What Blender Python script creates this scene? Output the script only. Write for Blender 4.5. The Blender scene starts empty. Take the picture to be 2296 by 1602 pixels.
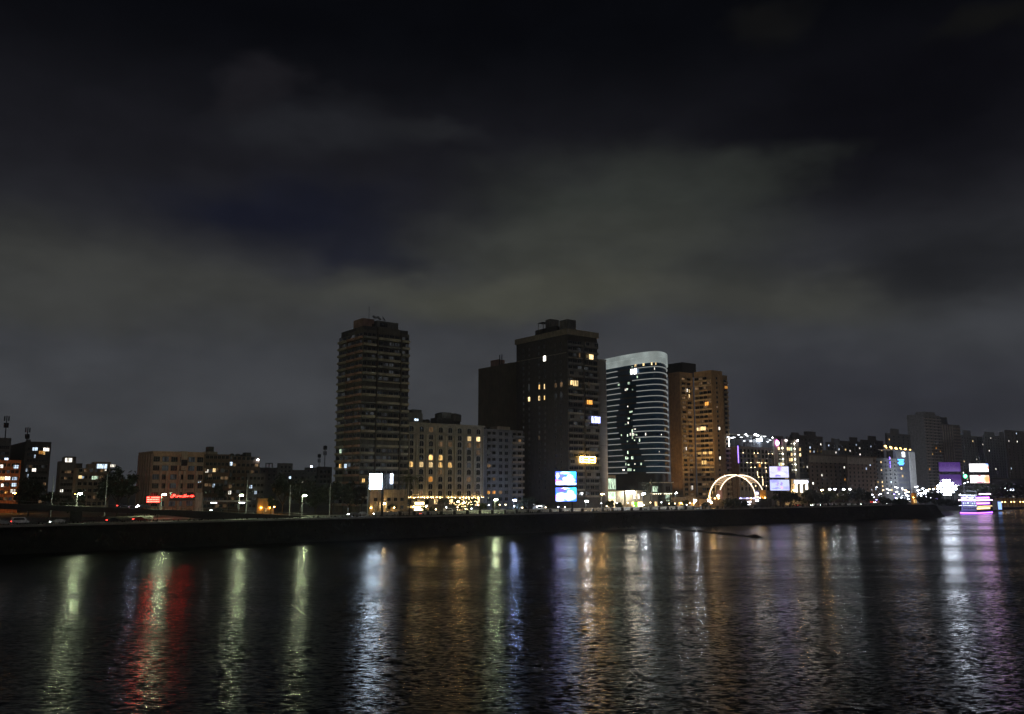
import bpy, bmesh, math, random
from math import sin, cos, pi, atan2, radians
from mathutils import Vector
R = random.Random(11)
SC = bpy.context.scene
COL = SC.collection

# ------------------------------------------------------------------ camera
FP = 1024 * 30 / 36
TH = math.atan(130.5 / FP)
CT, ST = cos(TH), sin(TH)
CAMZ = 20.0
GZ = 8.5
cd = bpy.data.cameras.new('camera'); cam = bpy.data.objects.new('camera', cd); COL.objects.link(cam)
cd.lens = 30; cd.sensor_width = 36; cd.clip_end = 8000; cd.clip_start = 0.5
cam.location = (0, 0, CAMZ); cam.rotation_euler = (pi / 2 + TH, 0, 0)
SC.camera = cam

def kx(fx): return (fx / 4 - 512) / FP
def Xat(fx, Y, z): return kx(fx) * (Y * CT + (z - CAMZ) * ST)
def Zat(fy, Y):
    v = (357 - fy / 4) / FP
    return CAMZ + Y * (ST + v * CT) / (CT - v * ST)
def pt(fx, fy, Y):
    z = Zat(fy, Y); return Vector((Xat(fx, Y, z), Y, z))

# ------------------------------------------------------------------ world
def ang(fx, fy):
    p = pt(fx, fy, 100.0) - Vector((0, 0, CAMZ))
    return atan2(p.x, p.y), math.asin(p.normalized().z)
def lin(r, g, b):
    f = lambda c: (c / 255 / 12.92) if c <= 10 else ((c / 255 + 0.055) / 1.055) ** 2.4
    return (f(r), f(g), f(b), 1)
class N:                                    # tiny node helper
    def __init__(s, tree): s.t = tree; s.n = tree.nodes; s.l = tree.links
    def new(s, typ, **kw):
        n = s.n.new(typ)
        for k, v in kw.items(): setattr(n, k, v)
        return n
    def put(s, sock, v):
        if hasattr(v, 'is_output'): s.l.new(v, sock)
        elif v is not None: sock.default_value = v
    def m(s, op, a, b=None, c=None, clamp=False):
        n = s.new('ShaderNodeMath', operation=op, use_clamp=clamp)
        s.put(n.inputs[0], a); s.put(n.inputs[1], b); s.put(n.inputs[2], c)
        return n.outputs[0]
    def mix(s, f, a, b):
        n = s.new('ShaderNodeMix', data_type='RGBA')
        s.put(n.inputs[0], f); s.put(n.inputs[6], a); s.put(n.inputs[7], b)
        return n.outputs[2]
    def noise(s, vec, scale, detail=3, rough=.5):
        n = s.new('ShaderNodeTexNoise'); s.put(n.inputs['Vector'], vec)
        n.inputs['Scale'].default_value = scale; n.inputs['Detail'].default_value = detail
        n.inputs['Roughness'].default_value = rough
        return n.outputs[0]
    def comb(s, x, y, z=0.0):
        n = s.new('ShaderNodeCombineXYZ')
        s.put(n.inputs[0], x); s.put(n.inputs[1], y); s.put(n.inputs[2], z)
        return n.outputs[0]
    def sep(s, v):
        n = s.new('ShaderNodeSeparateXYZ'); s.put(n.inputs[0], v); return n.outputs
    def ramp(s, v, lo, hi, a=0.0, b=1.0, smooth=True):
        n = s.new('ShaderNodeMapRange', interpolation_type='SMOOTHSTEP' if smooth else 'LINEAR')
        s.put(n.inputs[0], v); n.inputs[1].default_value = lo; n.inputs[2].default_value = hi
        n.inputs[3].default_value = a; n.inputs[4].default_value = b
        return n.outputs[0]
    def blob(s, x, y, cx, cy, rx, ry):
        dx = s.m('DIVIDE', s.m('SUBTRACT', x, cx), rx); dy = s.m('DIVIDE', s.m('SUBTRACT', y, cy), ry)
        r2 = s.m('ADD', s.m('MULTIPLY', dx, dx), s.m('MULTIPLY', dy, dy))
        return s.ramp(s.m('SQRT', r2), 0.25, 1.25, 1.0, 0.0)

W = bpy.data.worlds.new('World'); SC.world = W; W.use_nodes = True
W.node_tree.nodes.clear()
w = N(W.node_tree)
tc = w.new('ShaderNodeTexCoord').outputs['Generated']
gx, gy, gz = w.sep(tc)
az = w.m('ARCTAN2', gx, gy); el = w.m('ARCSINE', gz)
P0 = w.comb(az, w.m('MULTIPLY', el, 1.8), 0)
wn1 = w.noise(P0, 5.0, 4, .55); wn2 = w.noise(w.comb(w.m('ADD', az, 7.3), w.m('MULTIPLY', el, 1.8), 2.0), 4.2, 4, .55)
wx = w.m('MULTIPLY_ADD', w.m('SUBTRACT', wn1, .5), .20, az)
wy = w.m('MULTIPLY_ADD', w.m('SUBTRACT', wn2, .5), .11, el)
base = w.mix(w.ramp(el, 0.08, 0.37), lin(66, 68, 72), lin(27, 27, 32))
base = w.mix(w.ramp(el, 0.33, 0.52), base, lin(7, 8, 12))
SKY = [  # cx cy rx ry (photograph at 2296 wide) colour weight
    (1950, 900, 750, 170, (46, 47, 54), .85),
    (2000, 240, 600, 230, (9, 9, 14), .85),
    (610, 458, 330, 95, (22, 24, 36), .95),
    (845, 560, 100, 80, (26, 28, 40), .85),
    (40, 545, 260, 100, (45, 46, 46), .85),
    (330, 645, 560, 105, (60, 61, 59), .95),
    (100, 720, 420, 70, (62, 63, 61), .8),
    (1400, 455, 430, 150, (50, 53, 50), .95),
    (1330, 560, 480, 110, (59, 61, 57), .9),
    (1180, 650, 560, 75, (69, 70, 63), .95),
    (1760, 650, 420, 75, (63, 64, 60), .9),
    (2100, 550, 320, 110, (30, 31, 34), .85),
    (1620, 600, 170, 40, (48, 50, 49), .6),
    (740, 285, 230, 75, (35, 36, 40), .7),
    (580, 195, 90, 60, (30, 29, 33), .7),
    (980, 305, 150, 32, (34, 35, 38), .7),
    (1700, 370, 190, 70, (47, 50, 47), .7),
    (1740, 30, 120, 50, (20, 20, 20), .7),
    (2200, 80, 180, 40, (20, 20, 18), .6),
]
col = base
for cx, cy, rx, ry, c, wt in SKY:
    a0, e0 = ang(cx * 1.784, cy * 1.784)
    a1, _ = ang((cx + rx) * 1.784, cy * 1.784); _, e1 = ang(cx * 1.784, (cy - ry) * 1.784)
    col = w.mix(w.m('MULTIPLY', w.blob(wx, wy, a0, e0, abs(a1 - a0), abs(e1 - e0)), wt), col, lin(*c))
tex = w.noise(P0, 9.0, 5, .6)
mul = w.ramp(tex, .3, .7, .87, 1.1)
vm = w.new('ShaderNodeVectorMath', operation='SCALE'); w.put(vm.inputs[0], col); w.put(vm.inputs['Scale'], mul)
below = w.mix(w.ramp(gz, -.03, 0.0), lin(16, 16, 19), vm.outputs[0])
bg = w.new('ShaderNodeBackground'); w.put(bg.inputs[0], below); bg.inputs[1].default_value = 1.0
MOON_AZ, MOON_EL = radians(200), radians(42)
sky = w.new('ShaderNodeTexSky', sky_type='NISHITA'); sky.sun_disc = False
sky.sun_elevation = radians(-12); sky.sun_rotation = MOON_AZ
bg2 = w.new('ShaderNodeBackground'); w.put(bg2.inputs[0], sky.outputs[0]); bg2.inputs[1].default_value = 0.02
ad = w.new('ShaderNodeAddShader'); w.l.new(bg.outputs[0], ad.inputs[0]); w.l.new(bg2.outputs[0], ad.inputs[1])
wo = w.new('ShaderNodeOutputWorld'); w.l.new(ad.outputs[0], wo.inputs[0])
W.cycles.sampling_method = 'MANUAL'; W.cycles.sample_map_resolution = 512

# the one sun lamp: weak added fill standing in for city glow on the facades
ld = bpy.data.lights.new('city_fill', 'SUN'); ld.energy = 0.105; ld.angle = radians(25); ld.color = (1, .93, .82)
lo = bpy.data.objects.new('city_fill', ld); COL.objects.link(lo)
lo.rotation_euler = (radians(62), 0, radians(8))

SC.view_settings.view_transform = 'Standard'; SC.view_settings.look = 'None'
SC.view_settings.exposure = 0; SC.view_settings.gamma = 1
cy = SC.cycles
cy.max_bounces = 4; cy.diffuse_bounces = 2; cy.glossy_bounces = 3; cy.transmission_bounces = 2; cy.volume_bounces = 0
cy.transparent_max_bounces = 4; cy.caustics_reflective = False; cy.caustics_refractive = False
cy.sample_clamp_indirect = 4; cy.use_denoising = True

# ------------------------------------------------------------------ materials
MATS = {}
def new_mat(name):
    m = bpy.data.materials.new(name); m.use_nodes = True; m.node_tree.nodes.clear()
    n = N(m.node_tree); out = n.new('ShaderNodeOutputMaterial')
    return m, n, out
def wall(name, c, rough=.85, var=.35, scale=.5, streak=True, bump=.15):
    if name in MATS: return MATS[name]
    m, n, out = new_mat(name)
    bs = n.new('ShaderNodeBsdfPrincipled')
    o = n.new('ShaderNodeTexCoord').outputs['Object']
    v = n.noise(o, scale, 4, .6)
    f = v
    if streak:
        x, y, z = n.sep(o)
        st = n.noise(n.comb(n.m('MULTIPLY', x, 1.6), n.m('MULTIPLY', y, 1.6), n.m('MULTIPLY', z, .12)), 1.0, 3, .6)
        f = n.m('MULTIPLY', n.m('ADD', v, st), .5)
    c2 = tuple(k * (1 - var) for k in c); c1 = tuple(min(1, k * (1 + var)) for k in c)
    n.put(bs.inputs['Base Color'], n.mix(n.ramp(f, .32, .68), (*c2, 1), (*c1, 1)))
    bs.inputs['Roughness'].default_value = rough
    if bump:
        b = n.new('ShaderNodeBump'); b.inputs['Strength'].default_value = bump; b.inputs['Distance'].default_value = .05
        n.put(b.inputs['Height'], n.noise(o, 6.0, 2)); n.l.new(b.outputs[0], bs.inputs['Normal'])
    n.l.new(bs.outputs[0], out.inputs[0]); MATS[name] = m
    return m
def plain(name, c, rough=.5, metal=0.0, spec=.5):
    if name in MATS: return MATS[name]
    m, n, out = new_mat(name)
    bs = n.new('ShaderNodeBsdfPrincipled')
    v = n.noise(n.new('ShaderNodeTexCoord').outputs['Object'], 1.3, 2)
    n.put(bs.inputs['Base Color'], n.mix(n.ramp(v, .3, .7), (*[k * .85 for k in c], 1), (*[min(1, k * 1.15) for k in c], 1)))
    bs.inputs['Roughness'].default_value = rough; bs.inputs['Metallic'].default_value = metal
    bs.inputs['Specular IOR Level'].default_value = spec
    n.l.new(bs.outputs[0], out.inputs[0]); MATS[name] = m
    return m
def lamp_mat(name, c, s, sample=True):
    if name in MATS: return MATS[name]
    m, n, out = new_mat(name)
    e = n.new('ShaderNodeEmission'); e.inputs[0].default_value = (*c, 1); e.inputs[1].default_value = s
    n.l.new(e.outputs[0], out.inputs[0]); m.cycles.emission_sampling = 'FRONT_BACK' if sample else 'NONE'
    MATS[name] = m
    return m
def lit(name, c, s):                       # a lit room behind glass: curtains, blinds and lampshades
    if name in MATS: return MATS[name]
    m, n, out = new_mat(name)
    o = n.new('ShaderNodeTexCoord').outputs['Object']; oi = n.new('ShaderNodeObjectInfo')
    x, y, z = n.sep(o); rnd = oi.outputs['Random']
    cu = n.noise(n.comb(n.m('MULTIPLY_ADD', x, 2.6, n.m('MULTIPLY', rnd, 40)), n.m('MULTIPLY', z, .25)), 1.0, 2)
    k = n.ramp(cu, .38, .6, .18, 1.3)
    k = n.m('MULTIPLY', k, n.ramp(rnd, 0, 1, .45, 1.3, False))
    e = n.new('ShaderNodeEmission'); e.inputs[0].default_value = (*c, 1)
    n.put(e.inputs[1], n.m('MULTIPLY', k, s))
    n.l.new(e.outputs[0], out.inputs[0]); m.cycles.emission_sampling = 'NONE'; MATS[name] = m
    return m
def screen(name, blobs, base, s, warp=.1, sx=1.0):
    m, n, out = new_mat(name)
    g = n.new('ShaderNodeTexCoord').outputs['Generated']; x, y, z = n.sep(g)
    n1 = n.noise(g, 5, 3); n2 = n.noise(n.comb(n.m('ADD', x, 3.1), y, z), 5, 3)
    x = n.m('MULTIPLY_ADD', n.m('SUBTRACT', n1, .5), warp * 4, x); z = n.m('MULTIPLY_ADD', n.m('SUBTRACT', n2, .5), warp * 4, z)
    c = (*base, 1)
    for cx, cz, rx, rz, cc in blobs: c = n.mix(n.blob(x, z, cx, cz, rx, rz), c, (*cc, 1))
    e = n.new('ShaderNodeEmission'); n.put(e.inputs[0], c); e.inputs[1].default_value = s
    n.l.new(e.outputs[0], out.inputs[0]); MATS[name] = m
    return m
GLASS = plain('window_glass', (.012, .014, .016), .12)
FRAME = plain('window_frame', (.16, .15, .14), .6)
FRAMEW = plain('pale_frame', (.42, .40, .36), .6)
METAL = plain('dark_metal', (.035, .035, .04), .5, .6)
GALV = plain('galvanised_steel', (.38, .39, .4), .45, .7)
WHITEP = plain('white_paint', (.7, .7, .68), .5)
L_WARM = lit('lit_warm', (1, .6, .2), 1.4)
L_YEL = lit('lit_yellow', (1, .7, .32), 2.0)
L_WHITE = lit('lit_white', (1, .93, .8), 2.2)
L_COOL = lit('lit_cool', (.66, .82, 1), 1.6)
L_BLUE = lit('lit_blue', (.45, .5, 1), 3.0)
L_DIM = lit('lit_dim', (1, .6, .3), .16)
L_GREY = lit('lit_grey', (.8, .85, .9), .035)
L_OR = lit('lit_orange', (1, .42, .08), 1.3)
L_GRN = lit('lit_green', (.75, 1, .72), 1.6)
LITS = [L_WARM, L_WARM, L_YEL, L_WHITE, L_COOL, L_DIM, L_DIM]
DRK = [GLASS] * 12 + [L_GREY] + [L_DIM]

# ------------------------------------------------------------------ mesh helpers
class MB:
    def __init__(s): s.v = []; s.f = []
    def box(s, x0, x1, y0, y1, z0, z1):
        b = len(s.v)
        s.v += [(x, y, z) for z in (z0, z1) for y in (y0, y1) for x in (x0, x1)]
        s.f += [tuple(b + i for i in q) for q in ((0, 2, 3, 1), (4, 5, 7, 6), (0, 1, 5, 4), (2, 6, 7, 3), (0, 4, 6, 2), (1, 3, 7, 5))]
        return s
    def tube(s, pts, rads, n=8, cap=True):
        b = len(s.v); pts = [Vector(p) for p in pts]
        for i, p in enumerate(pts):
            d = (pts[min(i + 1, len(pts) - 1)] - pts[max(i - 1, 0)]).normalized()
            a = d.cross(Vector((0, 1, .02)) if abs(d.y) < .9 else Vector((1, 0, 0))).normalized(); c = d.cross(a)
            r = rads[i] if hasattr(rads, '__len__') else rads
            for k in range(n):
                t = 2 * pi * k / n; s.v.append(tuple(p + a * r * cos(t) + c * r * sin(t)))
        for i in range(len(pts) - 1):
            for k in range(n):
                s.f.append((b + i * n + k, b + i * n + (k + 1) % n, b + (i + 1) * n + (k + 1) % n, b + (i + 1) * n + k))
        if cap:
            s.f.append(tuple(b + k for k in range(n))[::-1]); e = b + (len(pts) - 1) * n
            s.f.append(tuple(e + k for k in range(n)))
        return s
    def prism(s, poly, z0, z1):
        b = len(s.v); n = len(poly)
        s.v += [(x, y, z0) for x, y in poly] + [(x, y, z1) for x, y in poly]
        s.f += [(b + i, b + (i + 1) % n, b + n + (i + 1) % n, b + n + i) for i in range(n)]
        s.f += [tuple(b + i for i in range(n))[::-1], tuple(b + n + i for i in range(n))]
        return s
    def ball(s, c, r, n=8, m=6, sz=1.0):
        b = len(s.v); c = Vector(c)
        s.v.append(tuple(c + Vector((0, 0, -r * sz))))
        for i in range(1, m):
            t = -pi / 2 + pi * i / m
            for k in range(n): s.v.append((c.x + r * cos(t) * cos(2 * pi * k / n), c.y + r * cos(t) * sin(2 * pi * k / n), c.z + r * sz * sin(t)))
        s.v.append(tuple(c + Vector((0, 0, r * sz)))); top = len(s.v) - 1
        for k in range(n):
            s.f.append((b, b + 1 + (k + 1) % n, b + 1 + k))
            s.f.append((top, top - n + k, top - n + (k + 1) % n))
        for i in range(m - 2):
            for k in range(n):
                q = b + 1 + i * n
                s.f.append((q + k, q + (k + 1) % n, q + n + (k + 1) % n, q + n + k))
        return s
    def mesh(s, name, mat, smooth=False):
        me = bpy.data.meshes.new(name); me.from_pydata(s.v, [], s.f); me.validate()
        bm = bmesh.new(); bm.from_mesh(me); bmesh.ops.recalc_face_normals(bm, faces=bm.faces); bm.to_mesh(me); bm.free()
        me.materials.append(mat)
        if smooth: me.polygons.foreach_set('use_smooth', [True] * len(me.polygons))
        return me
CACHE = {}
def cached(key, fn):
    if key not in CACHE: CACHE[key] = fn()
    return CACHE[key]
def ob(name, me, parent=None, loc=(0, 0, 0), rz=0.0, rot=None):
    o = bpy.data.objects.new(name, me); COL.objects.link(o)
    o.location = loc; o.rotation_euler = rot if rot else (0, 0, rz)
    if parent: o.parent = parent
    return o
def tag(o, label, cat, group=None):
    o['label'] = label; o['category'] = cat
    if group: o['group'] = group
    return o
def thing(name, label, cat, loc=(0, 0, 0), rz=0.0, group=None):
    return tag(ob(name, None, None, loc, rz), label, cat, group)
def struct(o): o['kind'] = 'structure'; return o
def cbox(w_, d_, h_, mat, nm='box'):        # origin at min corner
    k = ('box', round(w_, 2), round(d_, 2), round(h_, 2), mat.name)
    return cached(k, lambda: MB().box(0, w_, 0, d_, 0, h_).mesh(nm, mat))
def frame_mesh(w_, h_, nx, ny, mat, f=.09, t=.1):
    def mk():
        xs = [-w_ / 2]; zs = [0.0]
        def cuts(lo, L, n):
            c = [lo]; cell = (L - f * (n + 1)) / n; p = lo
            for i in range(n): c += [p + f, p + f + cell]; p += f + cell
            return c + [lo + L]
        xs = cuts(-w_ / 2, w_, nx); zs = cuts(0, h_, ny)
        m = MB(); idx = {}
        def V(i, j, k):
            if (i, j, k) not in idx: idx[(i, j, k)] = len(m.v); m.v.append((xs[i], -t if k else 0.0, zs[j]))
            return idx[(i, j, k)]
        hole = lambda i, j: i % 2 == 1 and j % 2 == 1
        I, J = len(xs) - 1, len(zs) - 1
        solid = lambda i, j: 0 <= i < I and 0 <= j < J and not hole(i, j)
        for i in range(I):
            for j in range(J):
                if hole(i, j): continue
                m.f.append((V(i, j, 1), V(i + 1, j, 1), V(i + 1, j + 1, 1), V(i, j + 1, 1)))
                for di, dj, e in ((-1, 0, ((0, 0), (0, 1))), (1, 0, ((1, 0), (1, 1))), (0, -1, ((0, 0), (1, 0))), (0, 1, ((0, 1), (1, 1)))):
                    if not solid(i + di, j + dj):
                        a, b = e
                        m.f.append((V(i + a[0], j + a[1], 1), V(i + b[0], j + b[1], 1), V(i + b[0], j + b[1], 0), V(i + a[0], j + a[1], 0)))
        return m.mesh('window', mat)
    return cached(('frame', round(w_, 2), round(h_, 2), nx, ny, mat.name), mk)
def pane_mesh(w_, h_, mat):
    def mk():
        m = MB(); m.v = [(-w_ / 2, 0, 0), (w_ / 2, 0, 0), (w_ / 2, 0, h_), (-w_ / 2, 0, h_)]; m.f = [(0, 1, 2, 3)]
        return m.mesh('pane', mat)
    return cached(('pane', round(w_, 2), round(h_, 2), mat.name), mk)
def arch_poly(w_, h_, n=7, flat=.5):
    rz = w_ / 2 * flat
    return [(-w_ / 2, 0), (w_ / 2, 0)] + [(w_ / 2 * cos(pi * i / (n - 1)), h_ - rz + rz * sin(pi * i / (n - 1))) for i in range(n)]
def arch_frame(w_, h_, mat, f=.12, t=.16):
    def mk():
        o_ = arch_poly(w_ + 2 * f, h_ + f); i_ = arch_poly(w_, h_); n = len(o_); m = MB()
        for k, y in ((o_, -t), (i_, -t), (o_, 0), (i_, 0)): m.v += [(x, y, z) for x, z in k]
        for i in range(n):
            j = (i + 1) % n
            m.f += [(i, j, n + j, n + i), (i, 2 * n + i, 2 * n + j, j), (n + i, n + j, 3 * n + j, 3 * n + i)]
        return m.mesh('window', mat)
    return cached(('archf', round(w_, 2), round(h_, 2), mat.name), mk)
def arch_pane(w_, h_, mat):
    def mk():
        m = MB(); p = arch_poly(w_, h_); m.v = [(x, -.03, z) for x, z in p]; m.f = [tuple(range(len(p)))]
        return m.mesh('pane', mat)
    return cached(('archp', round(w_, 2), round(h_, 2), mat.name), mk)
def tray_mesh(w_, d_, h_, mat, t=.14, fl=.2):     # balcony: slab and parapet in one piece, origin at wall centre
    def mk():
        m = MB(); a = w_ / 2
        o_ = [(-a, 0), (a, 0), (a, -d_), (-a, -d_)]; i_ = [(-a + t, -.01), (a - t, -.01), (a - t, -d_ + t), (-a + t, -d_ + t)]
        m.v = [(x, y, 0) for x, y in o_] + [(x, y, h_) for x, y in o_] + [(x, y, h_) for x, y in i_] + [(x, y, fl) for x, y in i_]
        m.f = [(0, 1, 2, 3), (12, 13, 14, 15)]
        for i in range(4):
            j = (i + 1) % 4
            m.f += [(i, j, 4 + j, 4 + i), (4 + i, 4 + j, 8 + j, 8 + i), (8 + i, 8 + j, 12 + j, 12 + i)]
        return m.mesh('balcony', mat)
    return cached(('tray', round(w_, 2), round(d_, 2), round(h_, 2), mat.name), mk)
def text_mesh(s, size, ext, mat):
    cu = bpy.data.curves.new('txt', 'FONT'); cu.body = s; cu.size = size; cu.extrude = ext; cu.align_x = 'CENTER'; cu.align_y = 'CENTER'
    t = bpy.data.objects.new('txt', cu); COL.objects.link(t)
    dg = bpy.context.evaluated_depsgraph_get(); me = bpy.data.meshes.new_from_object(t.evaluated_get(dg))
    bpy.data.objects.remove(t); me.materials.clear(); me.materials.append(mat)
    return me

# ------------------------------------------------------------------ building frame
U = atan2(.772, 1.0)
class Bld:
    """near corner at (px, depth); front runs right along the bank, side runs left and away"""
    def __init__(s, name, label, cat, xc, Y, xr, xl, ytop, phi=U, zb=GZ, group=None, host=None):
        s.phi = phi; zt = Zat(ytop, Y); s.zb = zb; s.zm = (zb + zt) / 2; s.Y0 = Y; s.h = zt - zb
        s.X0 = Xat(xc, Y, s.zm)
        s.w = s.a('f', xr); s.d = s.a('s', xl)
        if host:
            s.root = host.root; dx, dy = s.X0 - host.X0, Y - host.Y0
            s.off = (dx * cos(phi) + dy * sin(phi), -dx * sin(phi) + dy * cos(phi), zb - host.zb)
        else:
            s.root = thing(name, label, cat, (s.X0, Y, zb), phi, group); s.off = (0, 0, 0)
    def dirs(s, face): return (cos(s.phi), sin(s.phi)) if face == 'f' else (-sin(s.phi), cos(s.phi))
    def a(s, face, fx, z=None):
        dx, dy = s.dirs(face); k = kx(fx); dep = s.Y0 * CT + ((s.zm if z is None else z + s.zb) - CAMZ) * ST
        return (k * dep - s.X0) / (dx - k * dy * CT)
    def z(s, face, a, fy): return Zat(fy, s.Y0 + s.dirs(face)[1] * a) - s.zb
    def az(s, face, fx, fy):
        a = s.a(face, fx)
        for _ in range(3): z = s.z(face, a, fy); a = s.a(face, fx, z)
        return a, z
    def L(s, x, y, z): return (s.off[0] + x, s.off[1] + y, s.off[2] + z)
    def box(s, name, x0, x1, y0, y1, z0, z1, mat, parent=None):
        me = cbox(x1 - x0, y1 - y0, z1 - z0, mat, name)
        if parent:
            p = parent.location; return ob(name, me, parent, (s.off[0] + x0 - p.x, s.off[1] + y0 - p.y, s.off[2] + z0 - p.z))
        return ob(name, me, s.root, s.L(x0, y0, z0))
    def on(s, name, me, face, a, z, out=0.0):
        if face == 'f': return ob(name, me, s.root, s.L(a, -out, z), 0)
        return ob(name, me, s.root, s.L(-out, a, z), -pi / 2)
    def win(s, face, a, z, w_, h_, pm=None, nx=2, ny=1, fm=None, out=.03, name='window'):
        pm = pm or R.choice(DRK)
        o = s.on(name, frame_mesh(w_, h_, nx, ny, fm or FRAME), face, a, z, out)
        ob('pane', pane_mesh(w_ - .06, h_ - .06, pm), o, (0, -.04, .03))
        return o
    def awin(s, face, a, z, w_, h_, pm=None, fm=None, out=.03):
        pm = pm or R.choice(DRK)
        o = s.on('window', arch_frame(w_, h_, fm or FRAMEW), face, a, z, out)
        ob('pane', arch_pane(w_, h_, pm), o)
        return o
    def swin(s, face, a, z, w_, h_, pm=None, out=.0):       # far window, no frame to see
        return s.on('window', cached(('sw', round(w_, 2), round(h_, 2), (pm or GLASS).name), lambda: MB().box(-w_ / 2, w_ / 2, -.06, .1, 0, h_).mesh('window', pm or GLASS)), face, a, z, out)
    def winpx(s, face, fx, fy, w_, h_, pm, nx=2, ny=2, out=.06, fm=None):
        a, z = s.az(face, fx, fy); return s.win(face, a, z - h_ / 2, w_, h_, pm, nx, ny, fm, out)
    def tray(s, face, a0, a1, z, d_, h_, mat): return s.on('balcony', tray_mesh(a1 - a0, d_, h_, mat), face, (a0 + a1) / 2, z)
    def walls(s, mat, roofmat=None, cornice=None, ch=.9, co=.35):
        s.box('wall', 0, s.w, 0, s.d, 0, s.h, mat)
        if cornice: s.box('cornice', -co, s.w + co, -co, s.d + co, s.h + .003, s.h + ch, cornice)
        else:
            t = .25
            s.on('parapet', cached(('par', round(s.w, 2), round(s.d, 2), mat.name), lambda: parapet(s.w, s.d, .9, t, mat)), 'f', 0, s.h + .003)
def parapet(w_, d_, h_, t, mat):
    m = MB(); o_ = [(0, 0), (w_, 0), (w_, d_), (0, d_)]; i_ = [(t, t), (w_ - t, t), (w_ - t, d_ - t), (t, d_ - t)]
    for p, z in ((o_, 0), (i_, 0), (i_, h_), (o_, h_)): m.v += [(x, y, z) for x, y in p]
    for i in range(4):
        j = (i + 1) % 4
        for k in range(4): l = (k + 1) % 4; m.f.append((k * 4 + i, k * 4 + j, l * 4 + j, l * 4 + i))
    return m.mesh('parapet', mat)
def tank_mesh(r, h, mat): return cached(('tank', r, h, mat.name), lambda: MB().tube([(0, 0, 0), (0, 0, h), (0, 0, h + r * .25), (0, 0, h + r * .35)], [r, r, r * .6, r * .1], 14).mesh('water_tank', mat))
def dish_mesh(r, mat):
    def mk():
        m = MB(); n = 12
        m.v = [(0, .0, 0)] + [(r * k * cos(2 * pi * i / n), -.32 * r * k * k, r * k * sin(2 * pi * i / n)) for k in (.5, 1) for i in range(n)]
        m.f = [(0, 1 + i, 1 + (i + 1) % n) for i in range(n)] + [(1 + i, 1 + n + i, 1 + n + (i + 1) % n, 1 + (i + 1) % n) for i in range(n)]
        return m.mesh('satellite_dish', mat)
    return cached(('dish', r), mk)
def roofbits(b, n, x0, x1, y0, y1, mat, dishes=0):
    for i in range(n):
        r = R.uniform(.7, 1.3)
        ob('water_tank', tank_mesh(round(r, 1), round(R.uniform(1.4, 2.2), 1), mat), b.root, b.L(R.uniform(x0, x1), R.uniform(y0, y1), b.h))
    for i in range(dishes):
        x, y = R.uniform(x0, x1), R.uniform(y0, y1)
        d = ob('satellite_dish', dish_mesh(1.0, GALV), b.root, b.L(x, y, b.h + 1.3), R.uniform(-.6, .6))
        d.rotation_euler = (-.6, 0, R.uniform(-.7, .7))
        ob('mast', cached('dm', lambda: MB().tube([(0, 0, -1.35), (0, 0, 0)], .06, 6).mesh('mast', GALV)), b.root, b.L(x, y, b.h + 1.3))

# ------------------------------------------------------------------ river, bank, ground
DU = Vector((cos(U), sin(U), 0)); DN = Vector((-sin(U), cos(U), 0))
def bankY(X): return 376 + .772 * X
WL = [(-700, bankY(-700)), (-300, bankY(-300)), (262, 578), (283, 577), (297, 586), (305, 612), (330, 690), (412, 800), (561, 935), (775, 1125), (1500, 1700)]
def water_mat():
    m, n, out = new_mat('river_water')
    bs = n.new('ShaderNodeBsdfPrincipled')
    bs.inputs['Base Color'].default_value = (.004, .006, .008, 1); bs.inputs['Roughness'].default_value = .225; bs.inputs['IOR'].default_value = 1.135
    o = n.new('ShaderNodeTexCoord').outputs['Object']; x, y, z = n.sep(o)
    wob = n.noise(o, .04, 2)
    yy = n.m('MULTIPLY_ADD', wob, 8.0, y)
    def field(scale, kx_, off, detail):      # two independent slope fields of the ripples
        t = n.new('ShaderNodeTexNoise'); n.put(t.inputs['Vector'], n.comb(n.m('MULTIPLY', x, kx_), yy, off))
        t.inputs['Scale'].default_value = scale; t.inputs['Detail'].default_value = detail; t.inputs['Roughness'].default_value = .6
        r = n.sep(t.outputs['Color']); return n.m('SUBTRACT', r[0], .5), n.m('SUBTRACT', r[1], .5)
    ax, ay = field(3.2, .38, 0.0, 2); bx, by = field(.6, .35, 4.0, 2)
    pn = n.noise(n.comb(n.m('MULTIPLY', x, .35), y, 9), .03, 4, .6)
    patch = n.ramp(pn, .36, .64, .55, 1.35)
    n.put(bs.inputs['Roughness'], n.ramp(pn, .36, .64, .16, .26))
    sx = n.m('MULTIPLY', n.m('ADD', n.m('MULTIPLY', ax, .4), n.m('MULTIPLY', bx, .10)), patch)
    sy = n.m('MULTIPLY', n.m('ADD', n.m('MULTIPLY', ay, 1.15), n.m('MULTIPLY', by, .22)), patch)
    nv = n.new('ShaderNodeVectorMath', operation='NORMALIZE'); n.put(nv.inputs[0], n.comb(sx, sy, 1.0))
    n.l.new(nv.outputs[0], bs.inputs['Normal'])
    n.l.new(bs.outputs[0], out.inputs[0])
    return m
rv = MB(); rv.v = [(-900, -60, 0), (1600, -60, 0), (1600, 1900, 0), (-900, 1900, 0)]; rv.f = [(0, 1, 2, 3)]
struct(ob('river', rv.mesh('river', water_mat())))
def offset_line(pts, d):
    out = []
    for i, p in enumerate(pts):
        a = Vector(pts[max(i - 1, 0)]); b = Vector(pts[min(i + 1, len(pts) - 1)]); t = (b - a).normalized()
        out.append((p[0] - t.y * d, p[1] + t.x * d))
    return out
def resample(pts, step):
    out = []
    for i in range(len(pts) - 1):
        a, b = Vector(pts[i]), Vector(pts[i + 1]); n = max(1, int((b - a).length / step))
        out += [tuple(a.lerp(b, k / n)) for k in range(n)]
    return out + [pts[-1]]
SOIL = wall('bank_soil', (.011, .010, .0085), .95, .5, .35, False, .4)
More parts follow.
